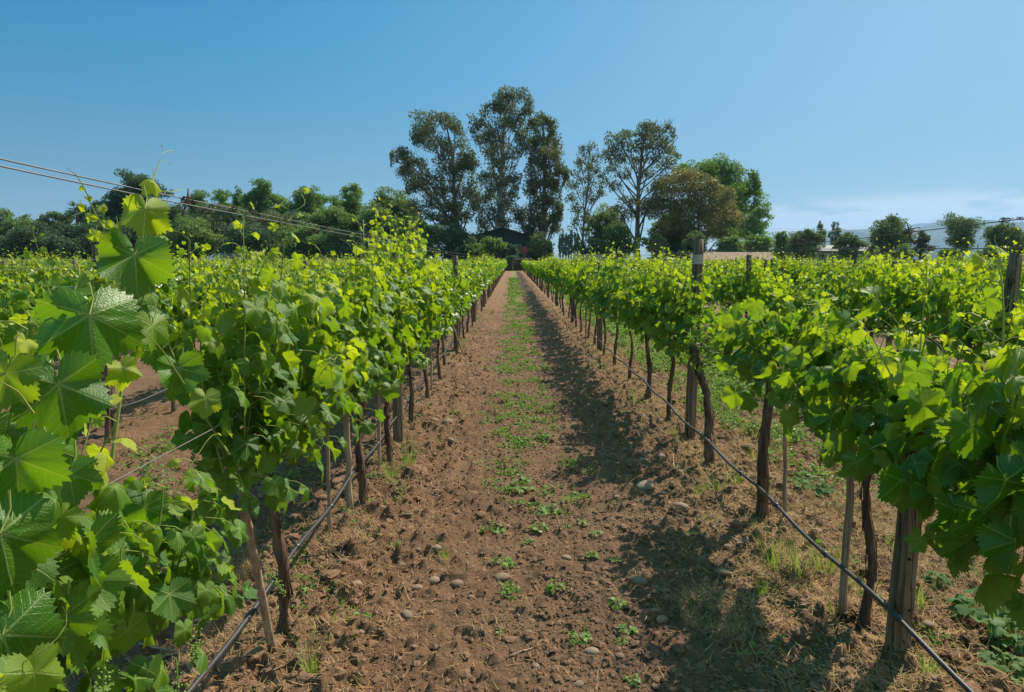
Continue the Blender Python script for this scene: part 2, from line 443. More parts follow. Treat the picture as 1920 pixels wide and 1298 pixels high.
lit = np.zeros_like(Xn); grn = np.zeros_like(Xn); wet = np.zeros_like(Xn)
m = ns & (np.abs(Xn) < 90) & (Yn > 0)
lit[m] = litter_w(Xn[m], Yn[m]); grn[m] = green_w(Xn[m], Yn[m])*sstep(12, 34, Yn[m])*.7
grn[Yn > 100] = .8
for hx, hy, hr in WET:
    d = np.hypot(Xn-hx, (Yn-hy)*.8); wet = np.maximum(wet, 1-sstep(hr*.5, hr*1.5, d + .10*(fbm(Xn*16, Yn*16, 5, 3)-.5)))
col = np.stack([lit, grn, wet, np.ones_like(lit)], -1)
nx, ny = len(gx), len(gy)
i = (np.arange(ny-1)[:, None]*nx + np.arange(nx-1)[None]).ravel()
mb = MB(); mb.add(np.stack([Xn, Yn, Z.ravel()], -1), np.stack([i, i+1, i+nx+1, i+nx], -1), col)
tag(mb.build('ground', M['soil']), kind='structure')

# ------------------------------------------------------------------ leaf templates
def outline(K, teeth=True):
    key = [(0, 1.0), (12, .90), (27, .76), (42, .86), (56, .93), (72, .78), (88, .68), (102, .74), (116, .76), (135, .66), (152, .60), (166, .46), (175, .20), (180, .07)]
    a = np.array([k[0] for k in key]); r = np.array([k[1] for k in key])
    th = np.linspace(-180, 180, K, endpoint=False) + 180/K
    rr = np.interp(np.abs(th), a, r)
    if teeth: rr = rr*np.where(np.arange(K) % 2 == 0, 1.055, .935)
    return np.radians(th), rr
VA = np.radians([0, 56, -56, 116, -116])
def leaf_template(K, rings, teeth=True):
    th, rr = outline(K, teeth)
    V = [(0., 0.)]; fr = list(rings)
    for f in fr:
        r = rr*f if f == 1 else np.minimum(rr, np.interp(np.abs(np.degrees(th)), [0, 165, 180], [1, .6, .1])*.97)*f
        V += list(zip(np.sin(th)*r, np.cos(th)*r))
    V = np.array(V)
    j = np.arange(K); j2 = (j+1) % K
    keep = j != K-1                                # open at the petiole sinus
    T = np.stack([0*j, 1+j2, 1+j], -1)[keep]
    Q = []
    for q in range(len(fr)-1):
        a = 1+q*K; b = 1+(q+1)*K
        Q.append(np.stack([a+j, a+j2, b+j2, b+j], -1)[keep])
    Q = np.concatenate(Q) if Q else np.zeros((0, 4), int)
    def uvs(Fc):
        if len(Fc) == 0: return np.zeros((0, 2))
        c = V[Fc].mean(1); ang = np.arctan2(c[:, 0], c[:, 1])
        w = np.argmin(np.abs(ang[:, None]-VA[None]), 1); a = VA[w]
        P = V[Fc]; s, co = np.sin(a)[:, None], np.cos(a)[:, None]
        al = P[..., 0]*s + P[..., 1]*co; pe = P[..., 0]*co - P[..., 1]*s
        return np.stack([al, pe], -1).reshape(-1, 2)
    r = np.hypot(V[:, 0], V[:, 1]); t = np.arctan2(V[:, 0], V[:, 1])
    vd = np.min(np.abs(t[:, None]-VA[None]), 1)*r
    B = np.stack([r*r, np.abs(V[:, 0]), r**2*np.sin(3*t), r**2.5*np.cos(5*t+1), vd, np.clip(V[:, 1], 0, 2)**2], -1)
    return dict(V=V, T=T, Q=Q, UT=uvs(T), UQ=uvs(Q), B=B)
LEAF = [leaf_template(76, (.33, .68, 1)), leaf_template(26, (1,)), None]
def quad_leaf():
    V = np.array([[0, 0], [.62, -.15], [.78, .35], [0, 1.0], [-.78, .35], [-.62, -.15]])
    r = np.hypot(V[:, 0], V[:, 1]); t = np.arctan2(V[:, 0], V[:, 1])
    B = np.stack([r*r, np.abs(V[:, 0]), r**2*np.sin(3*t), 0*r, 0*r, np.clip(V[:, 1], 0, 2)**2], -1)
    Q = np.array([[0, 3, 2, 1], [0, 5, 4, 3]])
    return dict(V=V, T=np.zeros((0, 3), int), Q=Q, UT=np.zeros((0, 2)), UQ=np.zeros((8, 2)), B=B)
LEAF[2] = quad_leaf()
def norm(a): return a/(np.linalg.norm(a, axis=-1, keepdims=True)+1e-9)

def add_leaves(mb, lod, P, Yd, Nn, S, tint, rng, cup=1.0, mat=0):
    """P origin (n,3), Yd tip direction, Nn normal, S size, tint (n,2) = random, youth"""
    n = len(P)
    if n == 0: return
    L = LEAF[lod]; nv = len(L['V'])
    Yd = norm(Yd); Nn = norm(Nn - Yd*np.sum(Nn*Yd, -1, keepdims=True)); Xd = np.cross(Yd, Nn)
    co = np.stack([rng.normal(-.18, .24, n), rng.normal(.08, .26, n), rng.normal(0, .14, n), rng.normal(0, .12, n), rng.normal(-.24, .09, n), rng.normal(-.14, .2, n)], -1)*cup
    z = co @ L['B'].T                                        # n, nv
    asp = rng.uniform(.88, 1.1, n)[:, None]
    V = P[:, None] + S[:, None, None]*(L['V'][None, :, 0, None]*asp[..., None]*Xd[:, None] + L['V'][None, :, 1, None]*Yd[:, None] + z[..., None]*Nn[:, None])
    off = (np.arange(n)*nv)[:, None, None]
    fs, us = [], []
    for f, u in ((L['T'], L['UT']), (L['Q'], L['UQ'])):
        if len(f):
            fs.append((f[None] + off).reshape(-1, f.shape[1])); us.append(np.tile(u, (n, 1)))
    c = np.stack([tint[:, 0], tint[:, 1], rng.random(n), np.ones(n)], -1)
    mb.add(V.reshape(-1, 3), fs, np.repeat(c, nv, 0), us, mat)

# ------------------------------------------------------------------ grapevines
def canopy(rng, y0, y1, lo, hi, nsh, lod, size=.066, halfw=.2, skirt=30, fill=30, x0=0., tall=.12, stems=None, zc=None, bunches=None):
    """shoots rising from the cordon with alternating leaves; returns leaf arrays"""
    P, YD, NN, S, TI = [], [], [], [], []
    zc = zc if zc is not None else lo + .16
    def leaf(p, out, s, young, droop=.9, up=.45):
        out = np.array(out); 
        yd = out*rng.uniform(.15, .75) + np.array([0, 0, -droop]) + rng.normal(0, .28, 3)
        nn = out*rng.uniform(.35, .9) + np.array([.3, .28, up+.28]) + rng.normal(0, .36, 3)
        P.append(p); YD.append(yd); NN.append(nn); S.append(s); TI.append((rng.random(), young))
    for i in range(nsh):
        b = np.array([x0 + rng.normal(0, .035), y0 + (y1-y0)*(i+rng.random())/nsh, zc + rng.normal(0, .04)])
        top = hi + rng.normal(0, .09) + (rng.uniform(.1, .28) if rng.random() < tall else 0)
        flop = rng.random() < .12
        if flop: top = min(top, hi-.12)
        H = max(top - b[2], .15); nn_ = max(4, int(H/(.043 if lod == 0 else .05)))
        lean = rng.normal(0, .09, 2); bow = rng.normal(0, .06, 2)
        if flop: lean = np.array([np.sign(rng.random()-.5)*rng.uniform(.2, .4), rng.normal(0, .15)])
        path = []
        for q in range(nn_+1):
            t = q/nn_; zz = b[2] + H*t
            if flop: zz -= .22*t**3
            path.append([b[0] + np.clip(lean[0]*t + bow[0]*math.sin(3*t), -halfw*1.4, halfw*1.4), b[1] + lean[1]*t + bow[1]*math.sin(3.5*t), zz])
        path = np.array(path)
        if stems is not None:
            tube(stems, path, np.linspace(.0045, .0016, len(path)), 5 if lod == 0 else 3, (.5, .3, .5, 1), False)
            if lod == 0 and rng.random() < .7:                # curling tendril near the tip
                q = path[-3]; a = rng.random()*6.28; d = np.array([math.cos(a), math.sin(a), .5]); tt = np.linspace(0, 1, 12)
                r = .018*tt; cu = q + d*(.12*tt[:, None]) + np.stack([r*np.cos(9*tt), r*np.sin(9*tt), .05*tt**2], -1)
                tube(stems, cu, np.linspace(.0014, .0006, 12), 3, (.8, .8, .5, 1), False)
        sd = rng.random() < .5
        for q in range(1, nn_+1):
            t = q/nn_; p = path[q]
            f = 1.0 if t < .55 else 1 - (t-.55)/.45*.78
            s = size*f*rng.uniform(.78, 1.22); young = np.clip((t-.38)/.6, 0, 1)**1.1*rng.uniform(.5, 1.2)
            if rng.random() < .06: young = rng.uniform(.4, .8)
            sd = not sd
            a = (0 if sd else math.pi) + rng.normal(0, .75)
            out = np.array([math.cos(a), math.sin(a), 0])
            pl = (.045 + .5*s)*rng.uniform(.7, 1.3)
            e = p + out*pl*.85 + np.array([0, 0, pl*rng.uniform(.1, .55)])
            leaf(e, out, s, young, .9 if t < .85 else .1, .45)
            if stems is not None and lod == 0:
                mid = (p+e)/2 + np.array([0, 0, .008])
                tube(stems, [p, mid, e], [.0019, .0014, .0012], 3, (.6, .9, .5, 1), False)
            if t < .7 and rng.random() < .5:                 # small lateral leaf
                a2 = rng.random()*6.28; o2 = np.array([math.cos(a2), math.sin(a2), 0])
                leaf(p + o2*.05 + rng.normal(0, .015, 3), o2, size*rng.uniform(.3, .6), rng.uniform(.1, .6))
    for i in range(skirt):
        sx = 1 if rng.random() < .5 else -1
        p = np.array([x0 + sx*rng.uniform(.03, halfw*1.05), rng.uniform(y0, y1), lo + (zc+.3-lo)*rng.random()**1.2])
        out = norm(np.array([sx, rng.normal(0, .5), 0])); s = size*rng.uniform(.7, 1.25)
        leaf(p, out, s, rng.uniform(0, .25), 1.0, .5)
        if stems is not None and lod == 0:
            c = p + (np.array([x0, p[1], p[2]+.06]) - p)*.55; tube(stems, [c, (c+p)/2 + [0, 0, .012], p], [.0016, .0014, .0012], 3, (.6, .9, .5, 1), False)
    for i in range(fill):
        sx = 1 if rng.random() < .5 else -1
        p = np.array([x0 + sx*rng.uniform(.0, halfw), rng.uniform(y0, y1), rng.uniform(lo+.1, hi-.1)])
        leaf(p, norm(np.array([sx, rng.normal(0, .6), 0])), size*rng.uniform(.6, 1.1), rng.uniform(0, .35))
    return np.array(P), np.array(YD), np.array(NN), np.array(S), np.array(TI)

def trunk_mesh(mb, rng, h=.78, r=.026, lean=(0, 0), arms=.5, k=10, gnarl=.35, head=1.5, zbase=-.06):
    n = 14; t = np.linspace(0, 1, n)
    x = lean[0]*t + .018*np.sin(t*7+rng.random()*6)*t*2; yy = lean[1]*t + .018*np.sin(t*6+rng.random()*6)*t*2
    z = zbase + (h-zbase)*t
    rad = r*(1.15 - .35*t + .35*np.exp(-t*9) + (head-1)*np.exp(-((t-1)/.13)**2))*(1+rng.uniform(-.12, .12, n))
    P = np.stack([x, yy, z], -1); tube(mb, P, rad, k, None, True, 0, gnarl, rng)
    for s in (-1, 1):
        if arms <= 0: continue
        q = np.linspace(0, 1, 7); A = P[-1] + np.stack([.02*np.sin(q*5), s*arms*q, .05*np.sin(q*2.5) - .02], -1)
        tube(mb, A, r*(.72-.42*q), 7, None, True, 0, gnarl*.8, rng)
    for q in range(26 if k >= 10 else 0):            # loose strips of peeling bark
        i = rng.integers(0, n-4); a = rng.random()*6.28; m_ = rng.integers(2, 5); o_ = np.array([math.cos(a), math.sin(a), 0])
        S_ = P[i:i+m_] + o_*(rad[i:i+m_, None]*1.02); S_[rng.choice([0, -1])] += o_*rng.uniform(.002, .014)
        tube(mb, S_, np.linspace(rng.uniform(.0025, .005), .0012, m_), 4, (1, 0, .5, 1), True, 0, .2, rng)
    for q in range(7):                               # spurs
        yy2 = P[-1, 1] + rng.uniform(-arms, arms); b = np.array([P[-1, 0], yy2, h])
        tube(mb, [b, b + [rng.normal(0, .02), rng.normal(0, .02), .06]], [r*.35, r*.22], 5, None, True, 0, .2, rng)
    return P

def bunch_mesh(rng):
    mb = MB(); n = 70
    t = rng.random(n)**.8; a = rng.random(n)*6.28; w = .024*(1-t*.75)*np.sqrt(rng.random(n))
    Pp = np.stack([w*np.cos(a), w*np.sin(a), -t*.12], -1)
    o = np.array([[1, 0, 0], [-1, 0, 0], [0, 1, 0], [0, -1, 0], [0, 0, 1], [0, 0, -1]], float)
    Fo = np.array([[0, 2, 4], [2, 1, 4], [1, 3, 4], [3, 0, 4], [2, 0, 5], [1, 2, 5], [3, 1, 5], [0, 3, 5]])
    V = (Pp[:, None] + o[None]*.0034*rng.uniform(.8, 1.2, n)[:, None, None]).reshape(-1, 3)
    Ff = (Fo[None] + (np.arange(n)*6)[:, None, None]).reshape(-1, 3)
    mb.add(V, Ff, np.repeat(np.stack([rng.random(n), t*.3, rng.random(n), np.ones(n)], -1), 6, 0))
    tube(mb, [[0, 0, .03], [0, 0, -.11]], [.0018, .001], 4, (.5, .5, .5, 1), False)
    return mb.mesh('grape_cluster', M['berry'])
BUNCH = [bunch_mesh(np.random.default_rng(s)) for s in (1, 2, 3)]

def ordinal(n): return ['nearest', 'second', 'third', 'fourth', 'fifth', 'sixth', 'seventh', 'eighth', 'ninth', 'tenth', 'eleventh', 'twelfth'][n]
def row_name(k):
    w = ['first', 'second', 'third', 'fourth', 'fifth', 'sixth', 'seventh', 'eighth', 'ninth', 'tenth', 'eleventh', 'twelfth', 'thirteenth', 'fourteenth', 'fifteenth'][abs(k)-1]
    return f"{w} row {'right' if k > 0 else 'left'} of the dirt path"

def make_vine(seed, lod, spec, loc, label, group, trunk=None, nb=0):
    """spec: list of canopy dicts, local coordinates"""
    rng = np.random.default_rng(seed)
    root = thing('grapevine', loc, label, 'grapevine', group)
    if trunk is not None:
        t = MB(); trunk_mesh(t, rng, **trunk); t.build('trunk', M['vine_bark'], root)
    st = MB(); lf = MB()
    mt = M['vine_leaf_near'] if lod == 0 else M['vine_leaf']
    for sp_ in spec:
        sp_ = dict(sp_); pts = canopy(rng, lod=lod, stems=st, **sp_); add_leaves(lf, lod, *pts[:4], pts[4], rng)
    root['_leaves'] = 1; del root['_leaves']
    st.build('shoots', M['stem'], root)
    lf.build('foliage', mt, root)
    for q in range(nb):
        s0 = spec[q % len(spec)]; z = (s0.get('zc') or s0['lo']+.16)
        o = obj_of(BUNCH[q % 3], 'grape_cluster', root)
        o.location = (rng.choice([-1, 1])*rng.uniform(.10, .26), rng.uniform(s0['y0'], s0['y1']), z + rng.uniform(-.02, .14)); o.rotation_euler = (rng.normal(0, .2), rng.normal(0, .2), rng.random()*6)
    return root

XL, XR = row_x(-1), row_x(1)
near = []
# near vines of the row left of the path (x = XL): trunk y, canopy spans in world y
def span(a, b, ty, **kw): return dict(y0=a-ty, y1=b-ty, **kw)
GN = 'leafy grapevines lining the dirt path'
LV = [
 (1.25, [span(.90, 1.42, 1.25, lo=.40, hi=1.30, nsh=12, skirt=80, fill=80, halfw=.17, size=.072, zc=.72, tall=.02),
         span(1.4, 1.98, 1.25, lo=.50, hi=.92, nsh=8, skirt=85, fill=40, halfw=.17, size=.056, zc=.62, tall=0)],
  dict(h=.72, r=.028), 'big-leaved grapevine filling the lower left foreground, closest left of the path', 8),
 (2.76, [span(2.25, 3.62, 2.76, lo=.68, hi=1.53, nsh=30, skirt=120, fill=170, halfw=.17, tall=.04, zc=.88, size=.062)], dict(h=.90, r=.0175, lean=(-.05, .06), gnarl=.6), 'grapevine with twisted trunk behind the leaning wooden stake, left of path', 6),
 (4.28, [span(3.55, 4.80, 4.28, lo=.64, hi=1.55, nsh=24, skirt=95, fill=130, halfw=.17, tall=.1)], dict(h=.8, r=.020), 'grapevine beside the thick round stake, second full vine left of path', 3),
 (5.25, [span(4.7, 5.75, 5.25, lo=.64, hi=1.62, nsh=20, skirt=75, fill=100, halfw=.17, tall=.3)], dict(h=.8, r=.019), 'grapevine just before the nearest trellis post left of the path', 2),
 (6.40, [span(5.65, 7.0, 6.4, lo=.66, hi=1.76, nsh=26, skirt=80, fill=110, tall=.5)], dict(h=.8, r=.019), 'tallest grapevine left of the path, bright shoots rising above the wires', 2)]
RV = [
 (1.55, [span(.95, 2.15, 1.55, lo=.68, hi=1.36, nsh=24, skirt=130, fill=150, halfw=.24, size=.070, tall=.15)], None, 'large leaved grapevine cut by the right edge of the view', 3),
 (2.82, [span(2.1, 3.4, 2.82, lo=.76, hi=1.29, nsh=26, skirt=120, fill=150, halfw=.24, tall=0)], dict(h=.84, r=.018, lean=(.03, .02), gnarl=.5), 'grapevine with dark shaggy trunk beside the thick cracked post right of path', 3),
 (4.05, [span(3.35, 4.62, 4.05, lo=.86, hi=1.30, nsh=18, skirt=80, fill=90, halfw=.20, tall=0)], dict(h=.95, r=.029, gnarl=.3, head=1.1), 'grapevine with thick straight peeling trunk and thin stake beside it', 2),
 (5.10, [span(5.0, 5.75, 5.10, lo=.74, hi=1.02, nsh=10, skirt=80, fill=25, size=.042, halfw=.2, tall=0)], dict(h=.92, r=.029, lean=(-.06, .22), gnarl=.6, head=1.8, arms=.0), 'grapevine with gnarled knobby trunk and low pale foliage by marked post', 1),
 (6.55, [span(5.75, 7.1, 6.55, lo=.76, hi=1.48, nsh=24, skirt=90, fill=110)], dict(h=.8, r=.019), 'grapevine just beyond the post with the pale band, right of path', 1),
 (7.60, [span(7.05, 8.2, 7.6, lo=.72, hi=1.52, nsh=21, skirt=75, fill=90)], dict(h=.78, r=.022), 'second grapevine past the pale banded post, right of path', 1)]
for i, (ty, sp_, tk, lb, nb) in enumerate(LV):
    make_vine(100+i, 0, sp_, (XL, ty, gz(XL, ty)), lb, GN, tk, nb)
for i, (ty, sp_, tk, lb, nb) in enumerate(RV):
    make_vine(200+i, 0, sp_, (XR, ty, gz(XR, ty)), lb, GN, tk, nb)

# mid-distance vines: a handful of source plants copied down the rows
protos = []
for s in range(8):
    rng = np.random.default_rng(300+s); hi = [1.46, 1.52, 1.42, 1.56, 1.50, 1.47, 1.60, 1.44][s]
    v = make_vine(400+s, 1, [dict(y0=-.66, y1=.66, lo=.70, hi=hi, nsh=18, skirt=60, fill=80, tall=.16, size=.068, halfw=.19)], (0, 0, 0), 'x', 'x', dict(h=.8, r=.019, k=7, lean=(rng.normal(0, .03), rng.normal(0, .06))), 0)
    protos.append(v)
cand = []
for k in list(range(-24, 0)) + list(range(1, 25)):
    x = row_x(k); y = {-1: 7.65, 1: 8.85}.get(k)
    if y is None: y = abs(x)/.80 - .6 + random.Random(k).random()*.8
    n = 0
    while y < 97:
        cand.append((math.hypot(x, y), k, x, y, n)); n += 1; y += 1.2
cand.sort(); ind = cand[:286]; rest = cand[286:]
used = set(); rnd = random.Random(5)
for d, k, x, y, n in ind:
    pi = rnd.randrange(8); p = protos[pi]
    o = p if pi not in used else copy_tree(p); used.add(pi)
    o.location = (x + rnd.gauss(0, .03), y + rnd.gauss(0, .05), gz(x, y)); o.rotation_euler.z = rnd.choice([0, math.pi]) + rnd.gauss(0, .05)
    s = rnd.uniform(.94, 1.06); o.scale = (s, s, s*rnd.uniform(.97, 1.03))
    if abs(k) == 1:
        base = 5 if k < 0 else 6
        o['label'] = f"leafy grapevine, {ordinal(n+base)} vine from the camera in {row_name(k)}" if n+base < 12 else f"small distant grapevine far along the {row_name(k)}"
    else:
        o['label'] = f"grapevine, {ordinal(n)} one visible in the {row_name(k)}" if n < 12 else f"small distant grapevine far along the {row_name(k)}"
    o['group'] = f"grapevines of the {row_name(k)}"

# the far rest of the vineyard, thousands of plants as one object
rng = np.random.default_rng(77)
def far_vines(rest):
    lf = MB(); tr = MB(); A = {2: [], }
    Ps, Ss, Ts = [], [], []
    for d, k, x, y, n in rest:
        if abs(x) > .9*y + 4: continue
        m_ = int(np.interp(d, [30, 55, 100], [150, 80, 45])); s = np.interp(d, [30, 55, 100], [.095, .125, .16])
        hi = 1.42 + rng.normal(0, .06)
        z = .72 + (hi-.66)*rng.random(m_)**.75
        z += (rng.random(m_) < .05)*rng.uniform(0, .25, m_)
        t = np.clip((z-1.2)/.4, 0, 1)
        wx = (.24 - .08*t)
        P = np.stack([x + rng.uniform(-1, 1, m_)*wx, y + rng.uniform(-.62, .62, m_), z], -1)
        Ps.append(P); Ss.append(np.full(m_, s)*rng.uniform(.7, 1.25, m_)*(1-.3*t)); Ts.append(np.stack([rng.random(m_), np.clip(t*rng.uniform(.4, 1.1, m_), 0, 1)], -1))
        if d < 70:
            tube(tr, [[x, y, -.03], [x+rng.normal(0, .03), y, .4], [x, y+rng.normal(0, .05), .85]], [.03, .024, .026], 4, None, False, 1)
    P = np.concatenate(Ps); S = np.concatenate(Ss); T = np.concatenate(Ts); n = len(P)
    sx = np.where(rng.random(n) < .5, -1, 1)[:, None]; out = np.concatenate([sx, rng.normal(0, .6, (n, 1)), np.zeros((n, 1))], 1)
    yd = out*rng.uniform(.1, .6, (n, 1)) + [0, 0, -.9] + rng.normal(0, .35, (n, 3)); nn = out*.7 + [.15, .15, .5] + rng.normal(0, .4, (n, 3))
    add_leaves(lf, 2, P, yd, nn, S, T, rng)
    V0 = lf.n; lf.V += tr.V; lf.K += tr.K; lf.F += [f+V0 for f in tr.F]; lf.L += tr.L; lf.U += tr.U; lf.M += tr.M; lf.n += tr.n
    o = lf.build('distant_grapevines', [M['vine_leaf'], M['vine_bark']])
    tag(o, 'mass of small distant grapevines filling the field back to the trees', 'grapevines', kind='stuff')
far_vines(rest)

# hero shoots and big leaves close to the camera, left row
def hero(root, specs, seed, stemlist=()):
    rng = np.random.default_rng(seed); lf = MB(); st = MB()
    for px, py, x, wpx, tipdir, nrm_, young in specs:
        p = np.array(in_row(px, py, x)); dep = p[1]; k_ = min(1., wpx/70*dep/1.6)
        s = wpx/F*dep/1.62/.92
        yd = np.array([tipdir[0], -.15, tipdir[1]], float); nn = np.array(nrm_, float) + np.array([.1, .25, .55])
        add_leaves(lf, 0, p[None], yd[None], nn[None], np.array([s]), np.array([[rng.uniform(.05, .65), young]]), rng, 1.5)
        dn = norm(yd); q = p + (np.array([rng.normal(0, .01), .02, .05]) - dn*.01)*k_
        o3 = np.array(root.location); sk = MB(); tube(sk, [p-o3, (p+q)/2+[0, .012*k_, 0]-o3, q-o3], np.array([.0015, .0016, .002])*max(k_, .35), 5, (.5, .9, .5, 1), False); sk.build('leaf_stalk', M['stem'], root)
    for pl, r0 in stemlist:
        P = np.array([in_row(a, b, x) for a, b, x in pl]); t = np.linspace(0, len(P)-1, len(P)*5)
        Pi = np.stack([np.interp(t, np.arange(len(P)), P[:, c]) for c in range(3)], -1)
        for _ in range(3): Pi[1:-1] = (Pi[:-2]+Pi[2:]+2*Pi[1:-1])/4
        sh = MB(); tube(sh, Pi-np.array(root.location), np.linspace(r0*.3, r0, len(Pi)), 6, (.5, .8, .5, 1), False); sh.build('shoot', M['stem'], root)
    inv = Matrix.Translation(-Vector(root.location))
    a = lf.build('large_leaves', M['vine_leaf_near'], root)
    a.data.transform(inv)
vL = [o for o in bpy.data.objects if o.get('label', '').startswith('big-leaved')][0]
xl = XL
hero(vL, [
 (168, 590, xl+.14, 165, (.1, -1), (.35, -.95, .25), .0), (252, 478, xl+.06, 118, (.1, -1), (.3, -.9, .3), .12), (272, 392, xl+.05, 82, (-.05, -1), (.3, -.8, .6), .55),
 (286, 338, xl+.04, 34, (.6, -.6), (.2, -.6, .6), .95), (110, 720, xl+.16, 170, (.2, -1), (.3, -.95, .2), .0), (205, 560, xl+.02, 90, (-.5, -.9), (-.2, -.9, .4), .5),
 (0, 1000, xl+.20, 210, (.25, -1), (.3, -.9, .35), .0), (215, 1085, xl+.1, 108, (.1, -1), (.35, -.9, .3), .0), (5, 1190, xl+.2, 200, (.4, -1), (.3, -.8, .5), .0),
 (30, 860, xl+.17, 150, (.1, -1), (.4, -.9, .1), .0), (285, 610, xl+.0, 80, (.2, -1), (.9, -.5, .2), .35), (335, 690, xl-.02, 80, (.2, -1), (.3, -.8, .3), .1),
 (230, 690, xl+.05, 60, (.3, -1), (.5, -.8, .3), .6), (140, 545, xl+.03, 90, (-.7, -.6), (.1, -.8, .6), .3), (60, 640, xl+.0, 90, (-.3, -1), (.2, -.9, .4), .2),
 (10, 700, xl+.12, 120, (-.3, -1), (.4, -.8, .3), .3), (130, 890, xl+.15, 95, (.2, -1), (.3, -.9, .3), .05), (270, 950, xl+.06, 85, (.0, -1), (.2, -.9, .4), .0),
 (330, 1010, xl+.04, 75, (.1, -1), (.4, -.8, .3), .0), (110, 1160, xl+.18, 110, (.2, -1), (.4, -.8, .3), .1), (240, 1180, xl+.12, 80, (.1, -1), (.4, -.8, .3), .4),
 # slim shoot with tiny leaves
 (152, 352, xl, 10, (-.4, -.9), (.2, -.8, .4), .9), (165, 372, xl, 12, (.6, -.8), (.2, -.8, .4), .9), (148, 385, xl, 16, (-.5, -.9), (.2, -.8, .4), .8), (190, 388, xl, 18, (.6, -.9), (.2, -.8, .4), .6),
 (166, 405, xl, 20, (-.4, -1), (.2, -.8, .4), .6), (200, 420, xl, 20, (.2, -.9), (.2, -.8, .4), .9), (178, 440, xl, 26, (-.3, -1), (.2, -.8, .4), .7), (218, 425, xl, 28, (.1, -1), (.8, -.5, .2), .3),
 ], 9, [([(300, 300, xl+.03), (286, 340, xl+.03), (272, 400, xl+.03), (256, 480, xl+.03), (246, 560, xl+.02), (232, 700, xl+.02), (210, 860, xl)], .0042),
        ([(300, 300, xl+.03), (304, 288, xl+.03), (312, 284, xl+.03), (325, 283, xl+.03)], .0012), ([(300, 302, xl+.03), (311, 303, xl+.03), (322, 307, xl+.03)], .001), ([(304, 288, xl+.03), (305, 276, xl+.03), (302, 272, xl+.03)], .001),
        ([(275, 352, xl+.03), (300, 358, xl+.03), (325, 360, xl+.02), (340, 355, xl+.02)], .0013),
        ([(126, 316, xl), (142, 326, xl), (160, 355, xl), (175, 395, xl), (196, 430, xl), (205, 470, xl), (215, 560, xl), (215, 700, xl)], .0026),
        ([(245, 600, xl+.05), (300, 650, xl+.04), (345, 720, xl+.04)], .0022), ([(0, 715, xl+.2), (35, 735, xl+.2), (62, 775, xl+.2)], .0026)])

vR = [o for o in bpy.data.objects if o.get('label', '').startswith('large leaved')][0]
hero(vR, [(1737, 492, XR, 26, (.8, -.2), (.1, -.4, .8), .9), (1738, 478, XR, 14, (-.6, .2), (.1, -.4, .8), .9), (1722, 500, XR, 24, (-.3, -1), (.4, -.7, .4), .6), (1748, 530, XR, 40, (.3, -1), (.3, -.6, .4), .5),
 (1870, 462, XR-.05, 36, (.7, -.4), (.1, -.5, .8), 1.0), (1842, 490, XR-.05, 46, (-.1, -1), (.5, -.7, .4), .8), (1850, 560, XR-.05, 60, (.1, -1), (.8, -.4, .3), .2), (1905, 680, XR-.1, 110, (.2, -1), (.2, -.8, .5), .35),
 (1640, 560, XR-.05, 70, (.3, -1), (.3, -.8, .4), .4), (1585, 600, XR-.12, 62, (.0, -1), (.3, -.8, .4), .2), (1690, 900, XR-.26, 95, (.1, -1), (-.2, -.9, .2), .0), (1885, 900, XR-.25, 120, (.3, -1), (-.2, -.9, .2), .0), (1790, 955, XR-.24, 90, (.1, -1), (-.1, -.9, .2), .0), (1850, 960, XR-.22, 100, (.2, -1), (.1, -.9, .3), .1), (1815, 1012, XR-.22, 88, (.1, -1), (-.1, -.9, .2), .0), (1905, 1015, XR-.24, 100, (-.1, -1), (.1, -.9, .2), .1), (1745, 920, XR-.2, 80, (.0, -1), (.1, -.9, .3), .0), (1640, 840, XR-.22, 80, (.1, -1), (-.1, -.9, .4), .0), (1560, 780, XR-.2, 70, (.0, -1), (.0, -.9, .4), .1), (1730, 760, XR-.25, 90, (.1, -1), (.0, -.8, .5), .2), (1820, 800, XR-.26, 100, (.1, -1), (.0, -.8, .5), .1),
 (1378, 738, XR-.05, 46, (-.2, -1), (-.1, -.8, .5), .2), (1412, 748, XR-.05, 44, (.2, -1), (.1, -.9, .4), .1)], 19,
 [([(1739, 462, XR), (1737, 490, XR), (1738, 530, XR), (1730, 590, XR), (1725, 660, XR)], .0026), ([(1852, 448, XR-.05), (1862, 470, XR-.05), (1878, 520, XR-.05), (1882, 580, XR-.05), (1880, 650, XR-.05)], .0034),
  ([(1878, 590, XR-.05), (1900, 560, XR-.05), (1925, 545, XR-.05)], .0022), ([(1880, 540, XR-.05), (1860, 500, XR-.05), (1845, 490, XR-.05)], .0018), ([(1880, 640, XR-.05), (1850, 615, XR-.05), (1815, 620, XR-.05)], .0016)])

